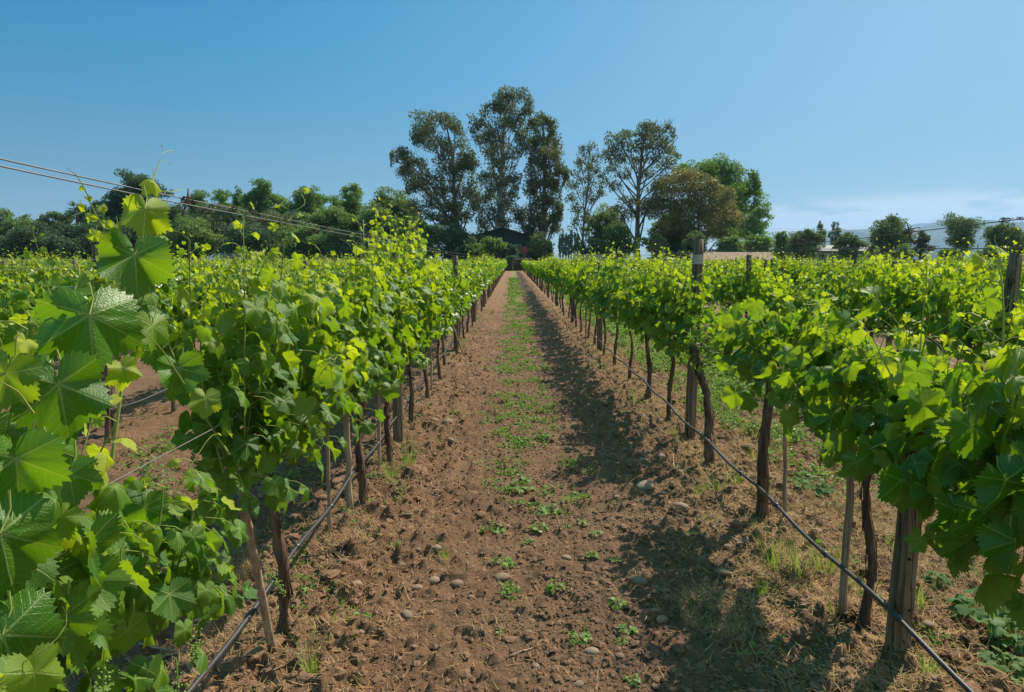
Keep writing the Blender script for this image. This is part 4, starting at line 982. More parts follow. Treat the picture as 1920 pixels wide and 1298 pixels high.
AT = [
 ('broadleaf_tree', 'round tree cut by the left edge of the view', 135, 5, 389, 41, 'broad', 'round'), ('broadleaf_tree', 'low dull green tree second from the left edge', 132, 50, 404, 36, 'broad', 'round'),
 ('broadleaf_tree', 'rounded light green tree left of the palm', 130, 103, 393, 41, 'willow', 'round'), ('broadleaf_tree', 'dark low tree right below the palm crown', 124, 178, 382, 53, 'dark', 'round'),
 ('conifer_tree', 'tall dark wide tree behind the tallest foreground shoot', 130, 258, 316, 75, 'dark', 'round'), ('broadleaf_tree', 'small dark tree just right of the tall dark one', 126, 330, 376, 41, 'dark', 'round'),
 ('broadleaf_tree', 'green tree behind the big tendril knot', 130, 372, 354, 41, 'broad', 'round'), ('poplar_tree', 'small pointed poplar left of the tallest left poplar', 134, 416, 348, 24, 'poplar', 'column'),
 ('poplar_tree', 'middle pointed poplar close to the tallest left poplar', 134, 447, 341, 29, 'broad', 'cone'), ('poplar_tree', 'tallest pointed poplar in the left tree line', 132, 487, 326, 46, 'poplar', 'round'),
 ('poplar_tree', 'slim tree in the dip right of the tallest left poplar', 136, 532, 370, 21, 'broad', 'column'), ('broadleaf_tree', 'pale green rounded tree midway along the left tree line', 131, 580, 348, 51, 'poplar', 'round'),
 ('broadleaf_tree', 'small tree beside the upright round-headed poplar', 134, 630, 362, 29, 'broad', 'round'), ('poplar_tree', 'upright round-headed poplar left of the utility pole', 132, 664, 342, 29, 'poplar', 'column'),
 ('broadleaf_tree', 'bushy green tree left of the spreading eucalyptus', 128, 724, 354, 56, 'broad', 'round'),
 ('broadleaf_tree', 'grey green willowy tree below the pointed poplars', 118, 440, 388, 73, 'willow', 'round'), ('broadleaf_tree', 'grey green spreading tree low before the left poplars', 119, 520, 401, 68, 'willow', 'round'),
 ('broadleaf_tree', 'green tree low beside the utility pole', 118, 612, 391, 63, 'broad', 'round'), ('broadleaf_tree', 'dark green tree right behind the utility pole', 120, 706, 388, 58, 'broad', 'round'),
 ('broadleaf_tree', 'dark tree under the left eucalyptus bough', 112, 780, 410, 48, 'broad', 'round'), ('broadleaf_tree', 'dark bushy tree at the foot of spreading eucalyptus', 110, 860, 428, 46, 'dark', 'round'),
 ('bush', 'low dark olive bush below the left tree line', 110, 345, 421, 80, 'broad', 'round'), ('bush', 'low bush between dark left bushes, touched by sun', 109, 250, 424, 68, 'dark', 'round'),
 ('bush', 'dark bush hiding the far left trunks', 109, 160, 434, 73, 'dark', 'round'), ('bush', 'low shaded bush below the leftmost trees', 110, 60, 442, 80, 'dark', 'round'),
 ('bush', 'shaded bush right of the low dark olive bush', 108, 470, 436, 73, 'dark', 'round'), ('bush', 'shaded bush left of the utility pole foot', 108, 570, 436, 70, 'broad', 'round'), ('bush', 'shaded bush right of the utility pole foot', 107, 670, 441, 68, 'dark', 'round'), ('bush', 'shaded bush below the tree left of eucalyptus', 107, 765, 446, 50, 'dark', 'round'),
 ('bush', 'dark bush tight against the shed left side', 106, 885, 448, 34, 'dark', 'round'),
 ('bush', 'tiny added dark bush standing in for shade at the very end of the path', 99, 960, 480, 9, 'dark', 'round'),  # added foliage clump, its dark leaves stand in for shade at the path end
 ('bush', 'dark leafy bush half hiding the gabled shed', 104, 915, 446, 34, 'broad', 'round'), ('bush', 'small dark bush under the shed eaves beside the red sign', 103.2, 962, 458, 15, 'dark', 'round'), ('bush', 'dark bush below the shed gable just left of the path end', 103.5, 938, 466, 20, 'dark', 'round'),
 ('bush', 'rounded pale green bush right of the dark shed', 106, 1017, 437, 28, 'willow', 'round'), ('bush', 'dark bush below the rounded pale bush', 108, 1005, 460, 36, 'dark', 'round'),
 ('broadleaf_tree', 'green tree left of the broad eucalyptus trunk', 122, 1133, 384, 40, 'broad', 'round'), ('broadleaf_tree', 'darker low tree beside the broad eucalyptus trunk', 114, 1160, 425, 34, 'broad', 'round'), ('bush', 'low dark bush between slender and broad eucalyptus', 110, 1110, 450, 34, 'dark', 'round'),
 ('bush', 'round grey green bush below the rusty tree', 108, 1232, 433, 26, 'willow', 'round'), ('bush', 'wide light green bush left of the banded post', 107, 1302, 432, 36, 'willow', 'round'), ('broadleaf_tree', 'dark green tree under the rusty brown tree', 118, 1262, 400, 44, 'broad', 'round'),
 ('bush', 'dark green bush right of the banded post', 109, 1368, 446, 38, 'broad', 'round'), ('bush', 'sunlit green bush at the end of the tall group', 112, 1415, 442, 36, 'poplar', 'round'),
 ('broadleaf_tree', 'small tree in front of the pale building', 130, 1508, 430, 34, 'willow', 'round'), ('broadleaf_tree', 'thin small tree left of the pale building', 138, 1467, 430, 20, 'broad', 'round'),
 ('broadleaf_tree', 'small open tree right of the pale building roof', 128, 1592, 436, 26, 'willow', 'round'), ('broadleaf_tree', 'largest tree of the right hand group with drooping sides', 130, 1668, 402, 50, 'willow', 'open'),
 ('broadleaf_tree', 'small brown tipped tree right of the largest right tree', 127, 1728, 430, 18, 'euca', 'round'), ('broadleaf_tree', 'open crowned tree with visible forked trunk near right edge', 128, 1803, 400, 40, 'willow', 'open'),
 ('broadleaf_tree', 'tree behind the dark right post with spreading crown', 130, 1882, 417, 38, 'willow', 'round'), ('broadleaf_tree', 'bright green tree cut by the right edge', 133, 1925, 436, 30, 'poplar', 'round'),
 ('bush', 'low dark bush beneath the largest right tree', 122, 1690, 464, 24, 'broad', 'round'), ('bush', 'low dark bush at the foot of the forked tree', 122, 1778, 470, 24, 'broad', 'round'), ('bush', 'low bush near the right edge below the trees', 122, 1860, 466, 28, 'broad', 'round'),
]
for i, (nm, lb, d, cx, top, hw, lf_, shp) in enumerate(AT):
    op = shp == 'open'
    auto(nm, lb, d, cx, top, hw, 489 if d > 100 else 491, lf_, i, 8 if nm == 'bush' else 13, (.40 if op else .85), GB, shape=shp, droop=.35 if lf_ == 'willow' else .12, size=.36,  cat='bush' if nm == 'bush' else 'tree')
for i, (cx, top, hw, d, lb) in enumerate([(1538, 412, 12, 210, 'left of the two small upright trees above the pale building'), (1564, 412, 12, 210, 'right of the two small upright trees above the pale building')]):
    auto('poplar_tree', lb, d, cx, top, hw, 480, 'dark' if i else 'broad', 60+i, 7, .9, GB, size=.45, shape='round')
for i in range(7):
    auto('poplar_tree', 'tiny dark blue poplar in the far row seen right of the dark shed', 330, 1050+5.5*i, 438-4*math.sin(i*1.9)-i, 4.2, 487, 'dark', 70+i, 7, 1.1, 'far row of tiny poplars', size=.8, shape='column')

# fan palm at the left
rng = np.random.default_rng(31)
pb = at_depth(146, 487, 122); pb.z = 0
root = thing('palm_tree', pb, 'dark spiky palm crown showing left of the tall dark tree', 'tree', GB)
top_ = np.array(at_depth(146, 398, 122)-pb); mb = MB(); tube(mb, [[0, 0, -.1], [0, 0, top_[2]*.5], [top_[0], 0, top_[2]]], [.35, .28, .25], 8, None, True, 0, .15, rng); mb.build('trunk', M['tree_bark'], root)
mb = MB()
for q in range(34):
    a = rng.random()*6.28; e = rng.uniform(-.5, 1.2); d = np.array([math.cos(a)*math.cos(e), math.sin(a)*math.cos(e), math.sin(e)]); L = rng.uniform(1.9, 2.7)
    for z in range(11):
        s = norm(np.cross(d, [0, 0, 1])); f = (z-5)/5*.45; b = top_ + d*L*.45; t = top_ + (d*math.cos(f)+s*math.sin(f))*L - [0, 0, .25*L*abs(f)+.2]
        w = norm(np.cross(t-b, d+[0, 0, .3]))*.05; mb.add([b-w, b+w, t], np.array([[0, 1, 2]]), (rng.random(), 0, .5, 1))
mb.build('fronds', M['dark'], root, smooth=False)

# ------------------------------------------------------------------ buildings, pole, hills
M['shed'] = plain('dark_green_boards', rgb(.030, .042, .030), .85, .2, 0, .5, 2)
M['shed_roof'] = plain('dark_roof', rgb(.035, .042, .035), .8, .3, 0, .4, 1)
M['adobe'] = plain('brown_wall', rgb(.07, .045, .032), .9, .1, 0, .4, 1.2)
M['plaster'] = plain('pale_plaster', rgb(.26, .25, .23), .9, .2, 0, .3, .8)
M['window'] = plain('window_dark', rgb(.03, .035, .04), .25, .5)
M['redsign'] = plain('red_paint', rgb(.30, .035, .045), .7, .4, 0, .2, 2)
M['metal'] = plain('grey_metal', rgb(.20, .20, .20), .7, .3, .0, .3, 2)
M['whiteroof'] = plain('pale_metal_roof', rgb(.20, .185, .165), .8, .3, 0, .2, 1)
def tile_mat():
    g = G('clay_tiles'); o = g.coord(); s = g.new('ShaderNodeSeparateXYZ', {0: o})
    w = g.math('ABSOLUTE', g.math('SUBTRACT', g.math('FRACT', g.math('MULTIPLY', s.outputs[0], 3.2)), .5))
    a = g.noise(o, 1.6, 5, .7); b = g.noise(o, 9, 3, .6)
    c = g.mix(g.mr(a, .3, .7), rgb(.26, .15, .105), rgb(.36, .24, .18)); c = g.mix(g.mr(b, .4, .7, 0, .6), c, rgb(.15, .10, .08))
    bp = g.new('ShaderNodeBump', {'Strength': 1, 'Distance': .08, 'Height': w})
    p = g.new('ShaderNodeBsdfPrincipled', {'Base Color': c, 'Roughness': .9, 'Normal': bp.outputs[0]})
    return g.out(p.outputs[0])
M['tile'] = tile_mat()
def building(name, label, x0, x1, d, depth, zw, zr, wall, roof, along='x', wins=0, over=.3, zbase=-.2, door=None):
    """gabled block; ridge along x (long side seen) or along y (gable end seen)"""
    cx = (x0+x1)/2; W = (x1-x0)/2; root = thing(name, (cx, d, 0), label, 'building')
    mb = MB(); box(mb, (-W, 0, zbase), (W, depth, zw))
    if along == 'y': 
        for yy, o_ in ((0, 0), (depth, 1)):
            mb.add([[-W, yy, zw], [W, yy, zw], [0, yy, zr]], np.array([[0, 1, 2] if not o_ else [0, 2, 1]]))
    mb.build('wall', M[wall], root, smooth=False)
    t = .12; mb = MB()
    if along == 'y':
        for s in (-1, 1):
            V = [[0, -over, zr+.02], [s*(W+over), -over, zw-(zr-zw)*over/W+.02], [s*(W+over), depth+over, zw-(zr-zw)*over/W+.02], [0, depth+over, zr+.02]]
            V += [[a, b, c+t] for a, b, c in V]; mb.add(V, np.array([[0,1,2,3],[4,7,6,5],[0,4,5,1],[1,5,6,2],[2,6,7,3],[3,7,4,0]]))
    else:
        for s in (0, 1):
            y0, y1 = (-over, depth/2) if s == 0 else (depth+over, depth/2); ze = zw - (zr-zw)*over/(depth/2)
            V = [[-W-over, y0, ze+.02], [W+over, y0, ze+.02], [W+over, y1, zr+.02], [-W-over, y1, zr+.02]]
            V += [[a, b, c+t] for a, b, c in V]; mb.add(V, np.array([[0,1,2,3],[4,7,6,5],[0,4,5,1],[1,5,6,2],[2,6,7,3],[3,7,4,0]]))
    mb.build('roof', M[roof], root, smooth=False)
    for q in range(wins):
        wx = -W + (q+.7)*2*W/(wins+.4); f = MB(); box(f, (wx-.55, -.07, zw*.38), (wx+.55, .02, zw*.82)); fo = f.build('window_frame', M['plaster'], root, smooth=False)
        g = MB(); box(g, (wx-.45, -.09, zw*.38+.1), (wx+.45, -.05, zw*.82-.1)); g.build('pane', M['window'], fo, smooth=False)
    if door:
        f = MB(); box(f, (door-.6, -.06, 0), (door+.6, .02, 2.1)); f.build('door', M['shed_roof'], root, smooth=False)
    return root
mt = 112/F
building('shed', 'dark green gabled shed in shade behind the end of the path', (872-960)*mt, (1012-960)*mt, 112, 12, 1.62+38*mt, 1.62+58*mt, 'shed', 'shed_roof', 'y', 2, .4, door=1.2)
building('roadside_wall', 'brown earthen wall piece at the end of the path, below red sign', (944-960)*.078, (996-960)*.078, 100.5, .5, 1.55, 1.75, 'adobe', 'adobe', 'x', 0, .1)['category'] = 'wall'
building('barn', 'long low barn with clay tile roof right of the banded post', (1300-960)*.0805, (1447-960)*.0805, 103, 5, 1.45, 2.62, 'adobe', 'tile', 'x', 4, .4)
building('barn', 'short clay tile roof glimpsed between slender and broad eucalyptus', (1082-960)*.0805, (1132-960)*.0805, 103, 4, 1.4, 2.3, 'adobe', 'tile', 'x', 2, .4)
m2 = 140/F
building('farm_building', 'pale grey long building behind the small right hand trees', (1474-960)*m2, (1645-960)*m2, 140, 9, 1.62+16*m2, 1.62+26*m2, 'plaster', 'metal', 'x', 7, .4)
building('farm_building', 'little block with pale roof between two small right trees', (1538-960)*m2, (1568-960)*m2, 150, 8, 1.62+26*m2, 1.62+37*m2, 'plaster', 'whiteroof', 'x', 2, .4)
building('farm_building', 'white low building glimpsed above the left vines', (404-960)*.08, (462-960)*.08, 103, 5, 2.0, 2.5, 'plaster', 'whiteroof', 'x', 3, .3)
sp_ = at_depth(983, 469, 104); root = thing('sign', (sp_.x, 104, 0), 'square red sign on a pole before the dark shed', 'sign')
mb = MB(); tube(mb, [[0, .06, -.1], [0, .06, sp_.z+.5]], .05, 8); mb.build('pole', M['metal'], root)
mb = MB(); box(mb, (-.42, -.02, sp_.z-.45), (.42, .02, sp_.z+.45)); mb.build('panel', M['redsign'], root, smooth=False)
pp = at_depth(681, 412, 103); root = thing('utility_pole', (pp.x, 103, 0), 'thin grey utility pole before the left tree line', 'pole')
mb = MB(); tube(mb, [[0, 0, -.2], [0, 0, pp.z]], [.11, .08], 8); mb.build('shaft', M['metal'], root)
mb = MB(); box(mb, (-.7, -.13, pp.z-.7), (.7, -.07, pp.z-.58)); mb.build('crossarm', M['metal'], root, smooth=False)
for z, lb in ((8.9, 'upper'), (8.4, 'lower')):
    x_ = np.linspace(-40, 90, 60); mb = MB(); tube(mb, np.stack([x_, 0*x_, z-.7*np.abs(np.sin(x_/40*math.pi))], -1), .022, 4)
    o = mb.build('power_line', M['hose']); o.location = (0, 150, 0); tag(o, f"{lb} thin power line crossing the pale sky behind the trees", 'power line')

def hill(name, label, d, prof, depth, seed):
    rng = np.random.default_rng(seed); nx_, ny_ = 220, 24
    xs = np.linspace(prof[0][0], prof[-1][0], nx_); hz_ = np.interp(xs, [p[0] for p in prof], [p[1] for p in prof])
    xw = (xs-960)/F*d; t = np.linspace(0, 1, ny_); Xh, Th = np.meshgrid(xw, t); H = np.tile(hz_, (ny_, 1))*np.sin(math.pi*Th)**.7
    H = H*(1 + .35*(fbm(Xh/d*22+seed, Th*5, seed, 5)-.5)) ; Yh = d - depth*.5 + depth*Th
    i = (np.arange(ny_-1)[:, None]*nx_ + np.arange(nx_-1)[None]).ravel(); mb = MB()
    mb.add(np.stack([Xh.ravel(), Yh.ravel(), H.ravel()-2], -1), np.stack([i, i+1, i+nx_+1, i+nx_], -1)); o = mb.build(name, M['hill']); return tag(o, kind='structure')
g = G('hill_cover'); o = g.new('ShaderNodeNewGeometry').outputs['Position']; a = g.noise(o, .006, 6, .7)
p = g.new('ShaderNodeBsdfPrincipled', {'Base Color': g.mix(g.mr(a, .35, .65), rgb(.030, .045, .030), rgb(.060, .070, .045)), 'Roughness': 1.}); M['hill'] = g.out(p.outputs[0])
hill('hills', '', 4600, [(1300, 0), (1440, 150), (1560, 190), (1640, 205), (1700, 195), (1790, 260), (1880, 230), (2000, 215), (2300, 150)], 1500, 3)
hill('hills', '', 7500, [(1350, 60), (1480, 290), (1620, 330), (1760, 390), (1900, 360), (2050, 400), (2400, 300)], 1800, 5)
hill('hills', '', 5200, [(-500, 170), (-200, 190), (0, 170), (200, 165), (350, 120), (600, 60), (800, 0)], 1500, 8)
HAZE = 1.0e-4
# ------------------------------------------------------------------ clods, stones, straw, weeds, grass
def ico():
    p = (1+5**.5)/2; V = np.array([[-1,p,0],[1,p,0],[-1,-p,0],[1,-p,0],[0,-1,p],[0,1,p],[0,-1,-p],[0,1,-p],[p,0,-1],[p,0,1],[-p,0,-1],[-p,0,1]], float)
    Fa = [[0,11,5],[0,5,1],[0,1,7],[0,7,10],[0,10,11],[1,5,9],[5,11,4],[11,10,2],[10,7,6],[7,1,8],[3,9,4],[3,4,2],[3,2,6],[3,6,8],[3,8,9],[4,9,5],[2,4,11],[6,2,10],[8,6,7],[9,8,1]]
    return norm(V), np.array(Fa)
def subdiv(V, Fa):
    V = list(map(tuple, V)); c = {}; out = []
    def m(a, b):
        k = (min(a, b), max(a, b))
        if k not in c: c[k] = len(V); V.append(tuple(norm(np.array(V[a])+np.array(V[b]))))
        return c[k]
    for a, b, d in Fa: x, y, z = m(a, b), m(b, d), m(d, a); out += [[a,x,z],[b,y,x],[d,z,y],[x,y,z]]
    return np.array(V), np.array(out)
OCT = (np.array([[1,0,0],[-1,0,0],[0,1,0],[0,-1,0],[0,0,1],[0,0,-1]], float), np.array([[0,2,4],[2,1,4],[1,3,4],[3,0,4],[2,0,5],[1,2,5],[3,1,5],[0,3,5]]))
I0 = ico(); I1 = subdiv(*I0); I2 = subdiv(*I1); I3 = subdiv(*I2)
def scatter(mb, T, P, S, rng, jag=.25, flat=.75, variants=8):
    V0, F0 = T; nv = len(V0); n = len(P)
    vr = [V0*(1+rng.normal(0, jag, (nv, 1))*.5)*(1+rng.normal(0, .12, (1, 3))) for _ in range(variants)]
    vr = np.array(vr)[rng.integers(0, variants, n)]
    a = rng.random(n)*6.28; ca, sa = np.cos(a), np.sin(a); sc = S[:, None]*np.stack([rng.uniform(.8, 1.3, n), rng.uniform(.8, 1.2, n), rng.uniform(flat*.7, flat*1.2, n)], -1)
    W = vr*sc[:, None]; X_ = W[..., 0]*ca[:, None]-W[..., 1]*sa[:, None]; Y_ = W[..., 0]*sa[:, None]+W[..., 1]*ca[:, None]
    V = np.stack([X_, Y_, W[..., 2]], -1) + P[:, None]
    Fa = (F0[None] + (np.arange(n)*nv)[:, None, None]).reshape(-1, 3)
    mb.add(V.reshape(-1, 3), Fa, np.repeat(np.stack([rng.random(n)]*3+[np.ones(n)], -1), nv, 0))
rng = np.random.default_rng(11)
def rand_ground(n, x0, x1, y0, y1, rng, pw=1.0):
    """more points close to the camera"""
    u = rng.random(n); y = y0*(y1/y0)**u if pw == 1 else (y0**(1-pw)+(y1**(1-pw)-y0**(1-pw))*u)**(1/(1-pw))
    x = rng.uniform(x0, x1, n); return x, y
def track_w(x):     # the wheel-packed strip is smoother
    return 1 - .55*np.exp(-((x+.32)/.28)**2)
mb = MB()
x, y = rand_ground(240000, -2.6, 4.6, 1.05, 22, rng); k = (np.abs(x) < y*.82+.5) & (rng.random(len(x)) < track_w(x)*(.35+.65*sstep(.38, .6, fbm(x*2.5, y*2.5, 4, 3)))); x, y = x[k], y[k]
S = np.exp(rng.normal(-5.0, .42, len(x)))*(1+.03*y); S = np.minimum(S, .03)
scatter(mb, OCT, np.stack([x, y, ground_z(x, y)+S*.15], -1), S, rng, .35)
x, y = rand_ground(7500, -2.4, 4.4, 1.05, 16, rng); k = (np.abs(x) < y*.82+.5) & (rng.random(len(x)) < track_w(x)); x, y = x[k], y[k]
dr = np.min(np.abs(x[:, None]-ROWS_X), -1); S = np.exp(rng.normal(-4.25, .38, len(x)))*(.75+.5*np.exp(-(dr/.6)**2)); S = np.minimum(S, .05)
scatter(mb, I1, np.stack([x, y, ground_z(x, y)+S*.05], -1), S, rng, .28, .6)
tag(mb.build('soil_clods', M['clod'], smooth=False), 'crumbly brown lumps of tilled soil covering the ground', 'soil', kind='stuff')

# rounded river stones
def stone(px, py, w, label, seed, fl=.55):
    rng = np.random.default_rng(seed); p = on_ground(px, py+w*.15); r = w/F*p.y/2
    V, Fa = I3; q = V.copy()
    for k in range(4):
        d = norm(rng.normal(0, 1, 3)); q = q*(1+.10*np.tanh(2*(V@d))[:, None]*rng.uniform(-1, 1))
    q = q*(1+.03*rng.normal(0, 1, (len(q), 1))*0) * np.array([1, rng.uniform(.65, .9), fl*rng.uniform(.85, 1.15)])*r
    mb = MB(); mb.add(q, Fa, (rng.random(), .5, .5, 1)); o = mb.build('stone', M['stone'])
    o.location = (p.x, p.y, gz(p.x, p.y)+r*fl*.22); o.rotation_euler = (rng.normal(0, .1), rng.normal(0, .1), rng.normal(0, .5))
    return tag(o, label, 'stone', 'loose stones lying in the soil')
STONES = [(761, 1153, 26, 'pale oval stone alone on the bare left side of the path'), (676, 1187, 22, 'small dark stone left of the pale oval stone'), (671, 1100, 22, 'pale half buried stone right of the left hose'), (781, 1100, 26, 'brown stone right of a pale half buried one'),
 (812, 1090, 24, 'brown stone beside its twin on the left track'), (592, 1283, 30, 'stone in the grass tuft at the bottom left'), (940, 1077, 32, 'grey stone tucked in a weed at the path middle'), (1062, 1045, 20, 'flat grey brown stone right of the middle weeds'),
 (991, 1187, 16, 'small light grey stone at the middle of the path bottom'), (1108, 1219, 32, 'grey stone beside the leafy weed, path bottom'), (1228, 1146, 20, 'upper stone of the pair in the lower right shadow'), (1240, 1163, 30, 'lower larger stone of the pair in the shadow'),
 (1198, 1091, 36, 'long flat stone at the edge of the lower shadow'), (1213, 908, 44, 'largest grey stone beside the right row shadow'), (1208, 866, 22, 'round stone above the largest grey stone'), (1240, 868, 20, 'upright pale stone right of the round one'),
 (1276, 953, 34, 'brown flat stone right of the largest grey stone'), (1355, 1095, 28, 'flat stone in dry straw by the right row'), (1156, 935, 16, 'tiny pale stone left of the largest grey stone'), (1085, 1280, 22, 'pale stone at the very bottom of the path'),
 (1224, 705, 16, 'round grey boulder behind the right row trunks'), (1206, 793, 12, 'small pebble under the right row hose'), (838, 798, 24, 'pale flat stone right of the left post, larger'), (815, 798, 20, 'pale flat stone right of the left post, smaller'),
 (876, 777, 10, 'small pebble on the left track past the pale stones'), (845, 838, 14, 'brown pebble below the pale flat stones'), (858, 838, 12, 'brown pebble right of its neighbour below pale stones'), (882, 712, 12, 'far pebble on the left track'), (888, 874, 10, 'lone pebble mid left track'),
 (817, 1032, 22, 'dull stone beside yellow grass on the left track'), (1065, 842, 14, 'pebble left of the middle green weeds'), (968, 798, 12, 'pebble amid the weed strip'), (1335, 700, 14, 'pebble below the gnarled trunk'), (1450, 936, 26, 'stone in grass before the thick peeling trunk'), (1398, 1020, 26, 'brown stone at the foot of the thick peeling trunk'), (1365, 1032, 22, 'dark stone left of the thick peeling trunk'), (1170, 848, 14, 'pebble on the shaded strip of the path')]
for i, (a, b, w, lb) in enumerate(STONES): stone(a, b, w, lb, i)
mb = MB(); x, y = rand_ground(420, -2.2, 4.2, 1.3, 26, rng); k = np.abs(x) < y*.82+.3; x, y = x[k], y[k]; S = np.exp(rng.normal(-4.3, .35, len(x))); S = np.clip(S, .008, .026)
scatter(mb, I2, np.stack([x, y, ground_z(x, y)+S*.25], -1), S, rng, .0, .55)
tag(mb.build('pebbles', M['stone']), 'small rounded pebbles scattered over the soil', 'pebbles', kind='stuff')

# thin blades (grass and straw): three-segment strips, batch built
def blades(mb, P, L, W, az, lean, bend, tint, rng, seg=3):
    n = len(P); t = np.linspace(0, 1, seg+1); d = np.stack([np.cos(az), np.sin(az), 0*az], -1); s = np.stack([-np.sin(az), np.cos(az), 0*az], -1)
    ang = lean[:, None] + bend[:, None]*t[None]; dl = (L/seg)[:, None]
    hx = np.concatenate([np.zeros((n, 1)), np.cumsum(np.sin(ang[:, :-1])*dl, 1)], 1); hz = np.concatenate([np.zeros((n, 1)), np.cumsum(np.cos(ang[:, :-1])*dl, 1)], 1)
    C_ = P[:, None] + hx[..., None]*d[:, None] + hz[..., None]*np.array([0, 0, 1.]); w = (W[:, None]*(1-t[None]**1.6*.92))[..., None]*s[:, None]*.5
    V = np.stack([C_-w, C_+w], 2).reshape(-1, 3); m = 2*(seg+1); i = np.arange(seg)*2; Q = np.stack([i, i+1, i+3, i+2], -1)
    Fq = (Q[None]+(np.arange(n)*m)[:, None, None]).reshape(-1, 4); mb.add(V, Fq, np.repeat(np.stack([tint[:, 0], tint[:, 1], rng.random(n), np.ones(n)], -1), m, 0))
def tint2(n, rng, y=.2): return np.stack([rng.random(n), np.clip(rng.random(n)**2*y*2, 0, 1)], -1)
# dry straw and mown litter
mb = MB(); x, y = rand_ground(210000, -2.6, 4.6, 1.2, 14, rng); k = (np.abs(x) < y*.82+.3) & (rng.random(len(x)) < litter_w(x, y)*.95+.02); x, y = x[k], y[k]; n = len(x)
P = np.stack([x, y, ground_z(x, y)+rng.uniform(.001, .012, n)], -1)
blades(mb, P, rng.uniform(.02, .09, n), rng.uniform(.0014, .0032, n)*(1+y*.12), rng.random(n)*6.28, rng.uniform(1.0, 1.6, n), rng.normal(0, .5, n), np.stack([rng.random(n), (rng.random(n) < .55)*rng.random(n)], -1), rng)
for px, py, cnt, rad in ((425, 1075, 1500, .13), (380, 1240, 700, .16), (1350, 1160, 1100, .14), (1500, 1100, 700, .2), (1420, 850, 700, .2), (640, 1020, 300, .15), (1620, 1000, 1400, .35), (1750, 1020, 1300, .4), (1560, 930, 900, .3), (240, 790, 800, .3), (270, 840, 700, .25), (1870, 1100, 900, .25), (1390, 780, 700, .3)):
    c = on_ground(px, py); a = rng.random(cnt)*6.28; r = rad*np.sqrt(rng.random(cnt))*1.3; x, y = c.x+r*np.cos(a), c.y+r*np.sin(a)*1.3; lift = rng.random(cnt)**2*.05
    blades(mb, np.stack([x, y, ground_z(x, y)+lift*.8], -1), rng.uniform(.03, .11, cnt), rng.uniform(.0012, .0026, cnt), rng.random(cnt)*6.28, rng.uniform(.6, 1.7, cnt), rng.normal(0, .8, cnt), np.stack([rng.random(cnt), (rng.random(cnt) < .5)*rng.random(cnt)], -1), rng)
tag(mb.build('dry_straw', M['straw'], smooth=False), 'dry straw and orange mown litter strewn under the vines', 'straw', kind='stuff')

# low green cover of the weed strips
def tiny_leaves(mb, P, S, rng, up=.9, young=.3, tall=.0):
    n = len(P); a = rng.random(n)*6.28; d = np.stack([np.cos(a), np.sin(a), rng.uniform(-.1, .9, n)+tall], -1); d = norm(d); nn = norm(np.stack([rng.normal(0, .5, n), rng.normal(0, .5, n), np.full(n, up)], -1)); nn = norm(nn-d*np.sum(nn*d, -1, keepdims=True)); s = np.cross(d, nn)
    s = s*S[:, None]*.34; L = d*S[:, None]; dn = nn*S[:, None]*.12
    V = np.stack([P, P+L*.35+s+dn, P+L*.75+s*.8+dn, P+L-dn, P+L*.75-s*.8+dn, P+L*.35-s+dn], 1).reshape(-1, 3)
    Q = np.array([[0, 1, 2, 3], [0, 3, 4, 5]]); Fq = (Q[None]+(np.arange(n)*6)[:, None, None]).reshape(-1, 4)
    mb.add(V, Fq, np.repeat(np.stack([rng.random(n), rng.random(n)*young*2, rng.random(n), np.ones(n)], -1), 6, 0))
mb = MB()
def cover(nplants, x0, x1, y0, y1, wfun, leafn, size, spread, hgt):
    x, y = rand_ground(nplants, x0, x1, y0, y1, rng); k = rng.random(len(x)) < wfun(x, y); x, y = x[k], y[k]
    n = len(x)*leafn; xi = np.repeat(x, leafn); yi = np.repeat(y, leafn); ps = np.repeat(rng.uniform(.5, 1.4, len(x)), leafn); a = rng.random(n)*6.28; r = spread*ps*np.sqrt(rng.random(n))
    x, y = xi+r*np.cos(a), yi+r*np.sin(a); far = 1+np.maximum(y-8, 0)*.05
    tiny_leaves(mb, np.stack([x, y, ground_z(x, y)+rng.random(n)*hgt*ps], -1), size*ps*rng.uniform(.6, 1.3, n)*far, rng)
def w_mid(x, y):
    c = .14 + .12*(1-sstep(2.5, 6, y)); v = fbm(x*3.1, y*1.8, 71, 3)
    return np.exp(-((x-c)/.36)**4)*sstep(.54-.20*sstep(2.5, 8, y), .76-.18*sstep(2.5, 8, y), v)*(.15+.85*sstep(.4, .6, vnoise(x*11, y*9, 72)))
cover(10500, -.6, .9, 3.1, 60, w_mid, 14, .022, .05, .028)
def w_right(x, y): return sstep(1.8, 2.1, x)*(1-sstep(3.4, 3.7, x))*(.12*sstep(2.8, 4, y)+.88*sstep(4.6, 7.0, y))*sstep(.38, .52, fbm(x*2, y*1.5, 81, 3))
cover(5500, 1.7, 3.8, 2.8, 40, w_right, 16, .034, .07, .09)
def w_left(x, y): return sstep(-3.3, -3.0, x)*(1-sstep(-1.6, -1.3, x))*sstep(2.5, 4.0, y)*sstep(.50, .62, fbm(x*2, y*1.5, 91, 3))*.8
cover(2500, -3.4, -1.3, 2.5, 30, w_left, 14, .03, .06, .05)
def w_rows(x, y): return np.exp(-(np.min(np.abs(x[:, None]-ROWS_X), -1)/.4)**2)*sstep(.58, .68, fbm(x*4, y*3, 95, 2))
cover(3500, -1.6, 4.4, 2.6, 25, w_rows, 8, .022, .04, .02)
tag(mb.build('ground_cover', M['weed'], smooth=False), 'low green weeds carpeting the middle strip between the rows', 'weeds', kind='stuff')
mb = MB()                                      # loose grass among it
x, y = rand_ground(26000, -2.8, 4.4, 1.8, 26, rng)
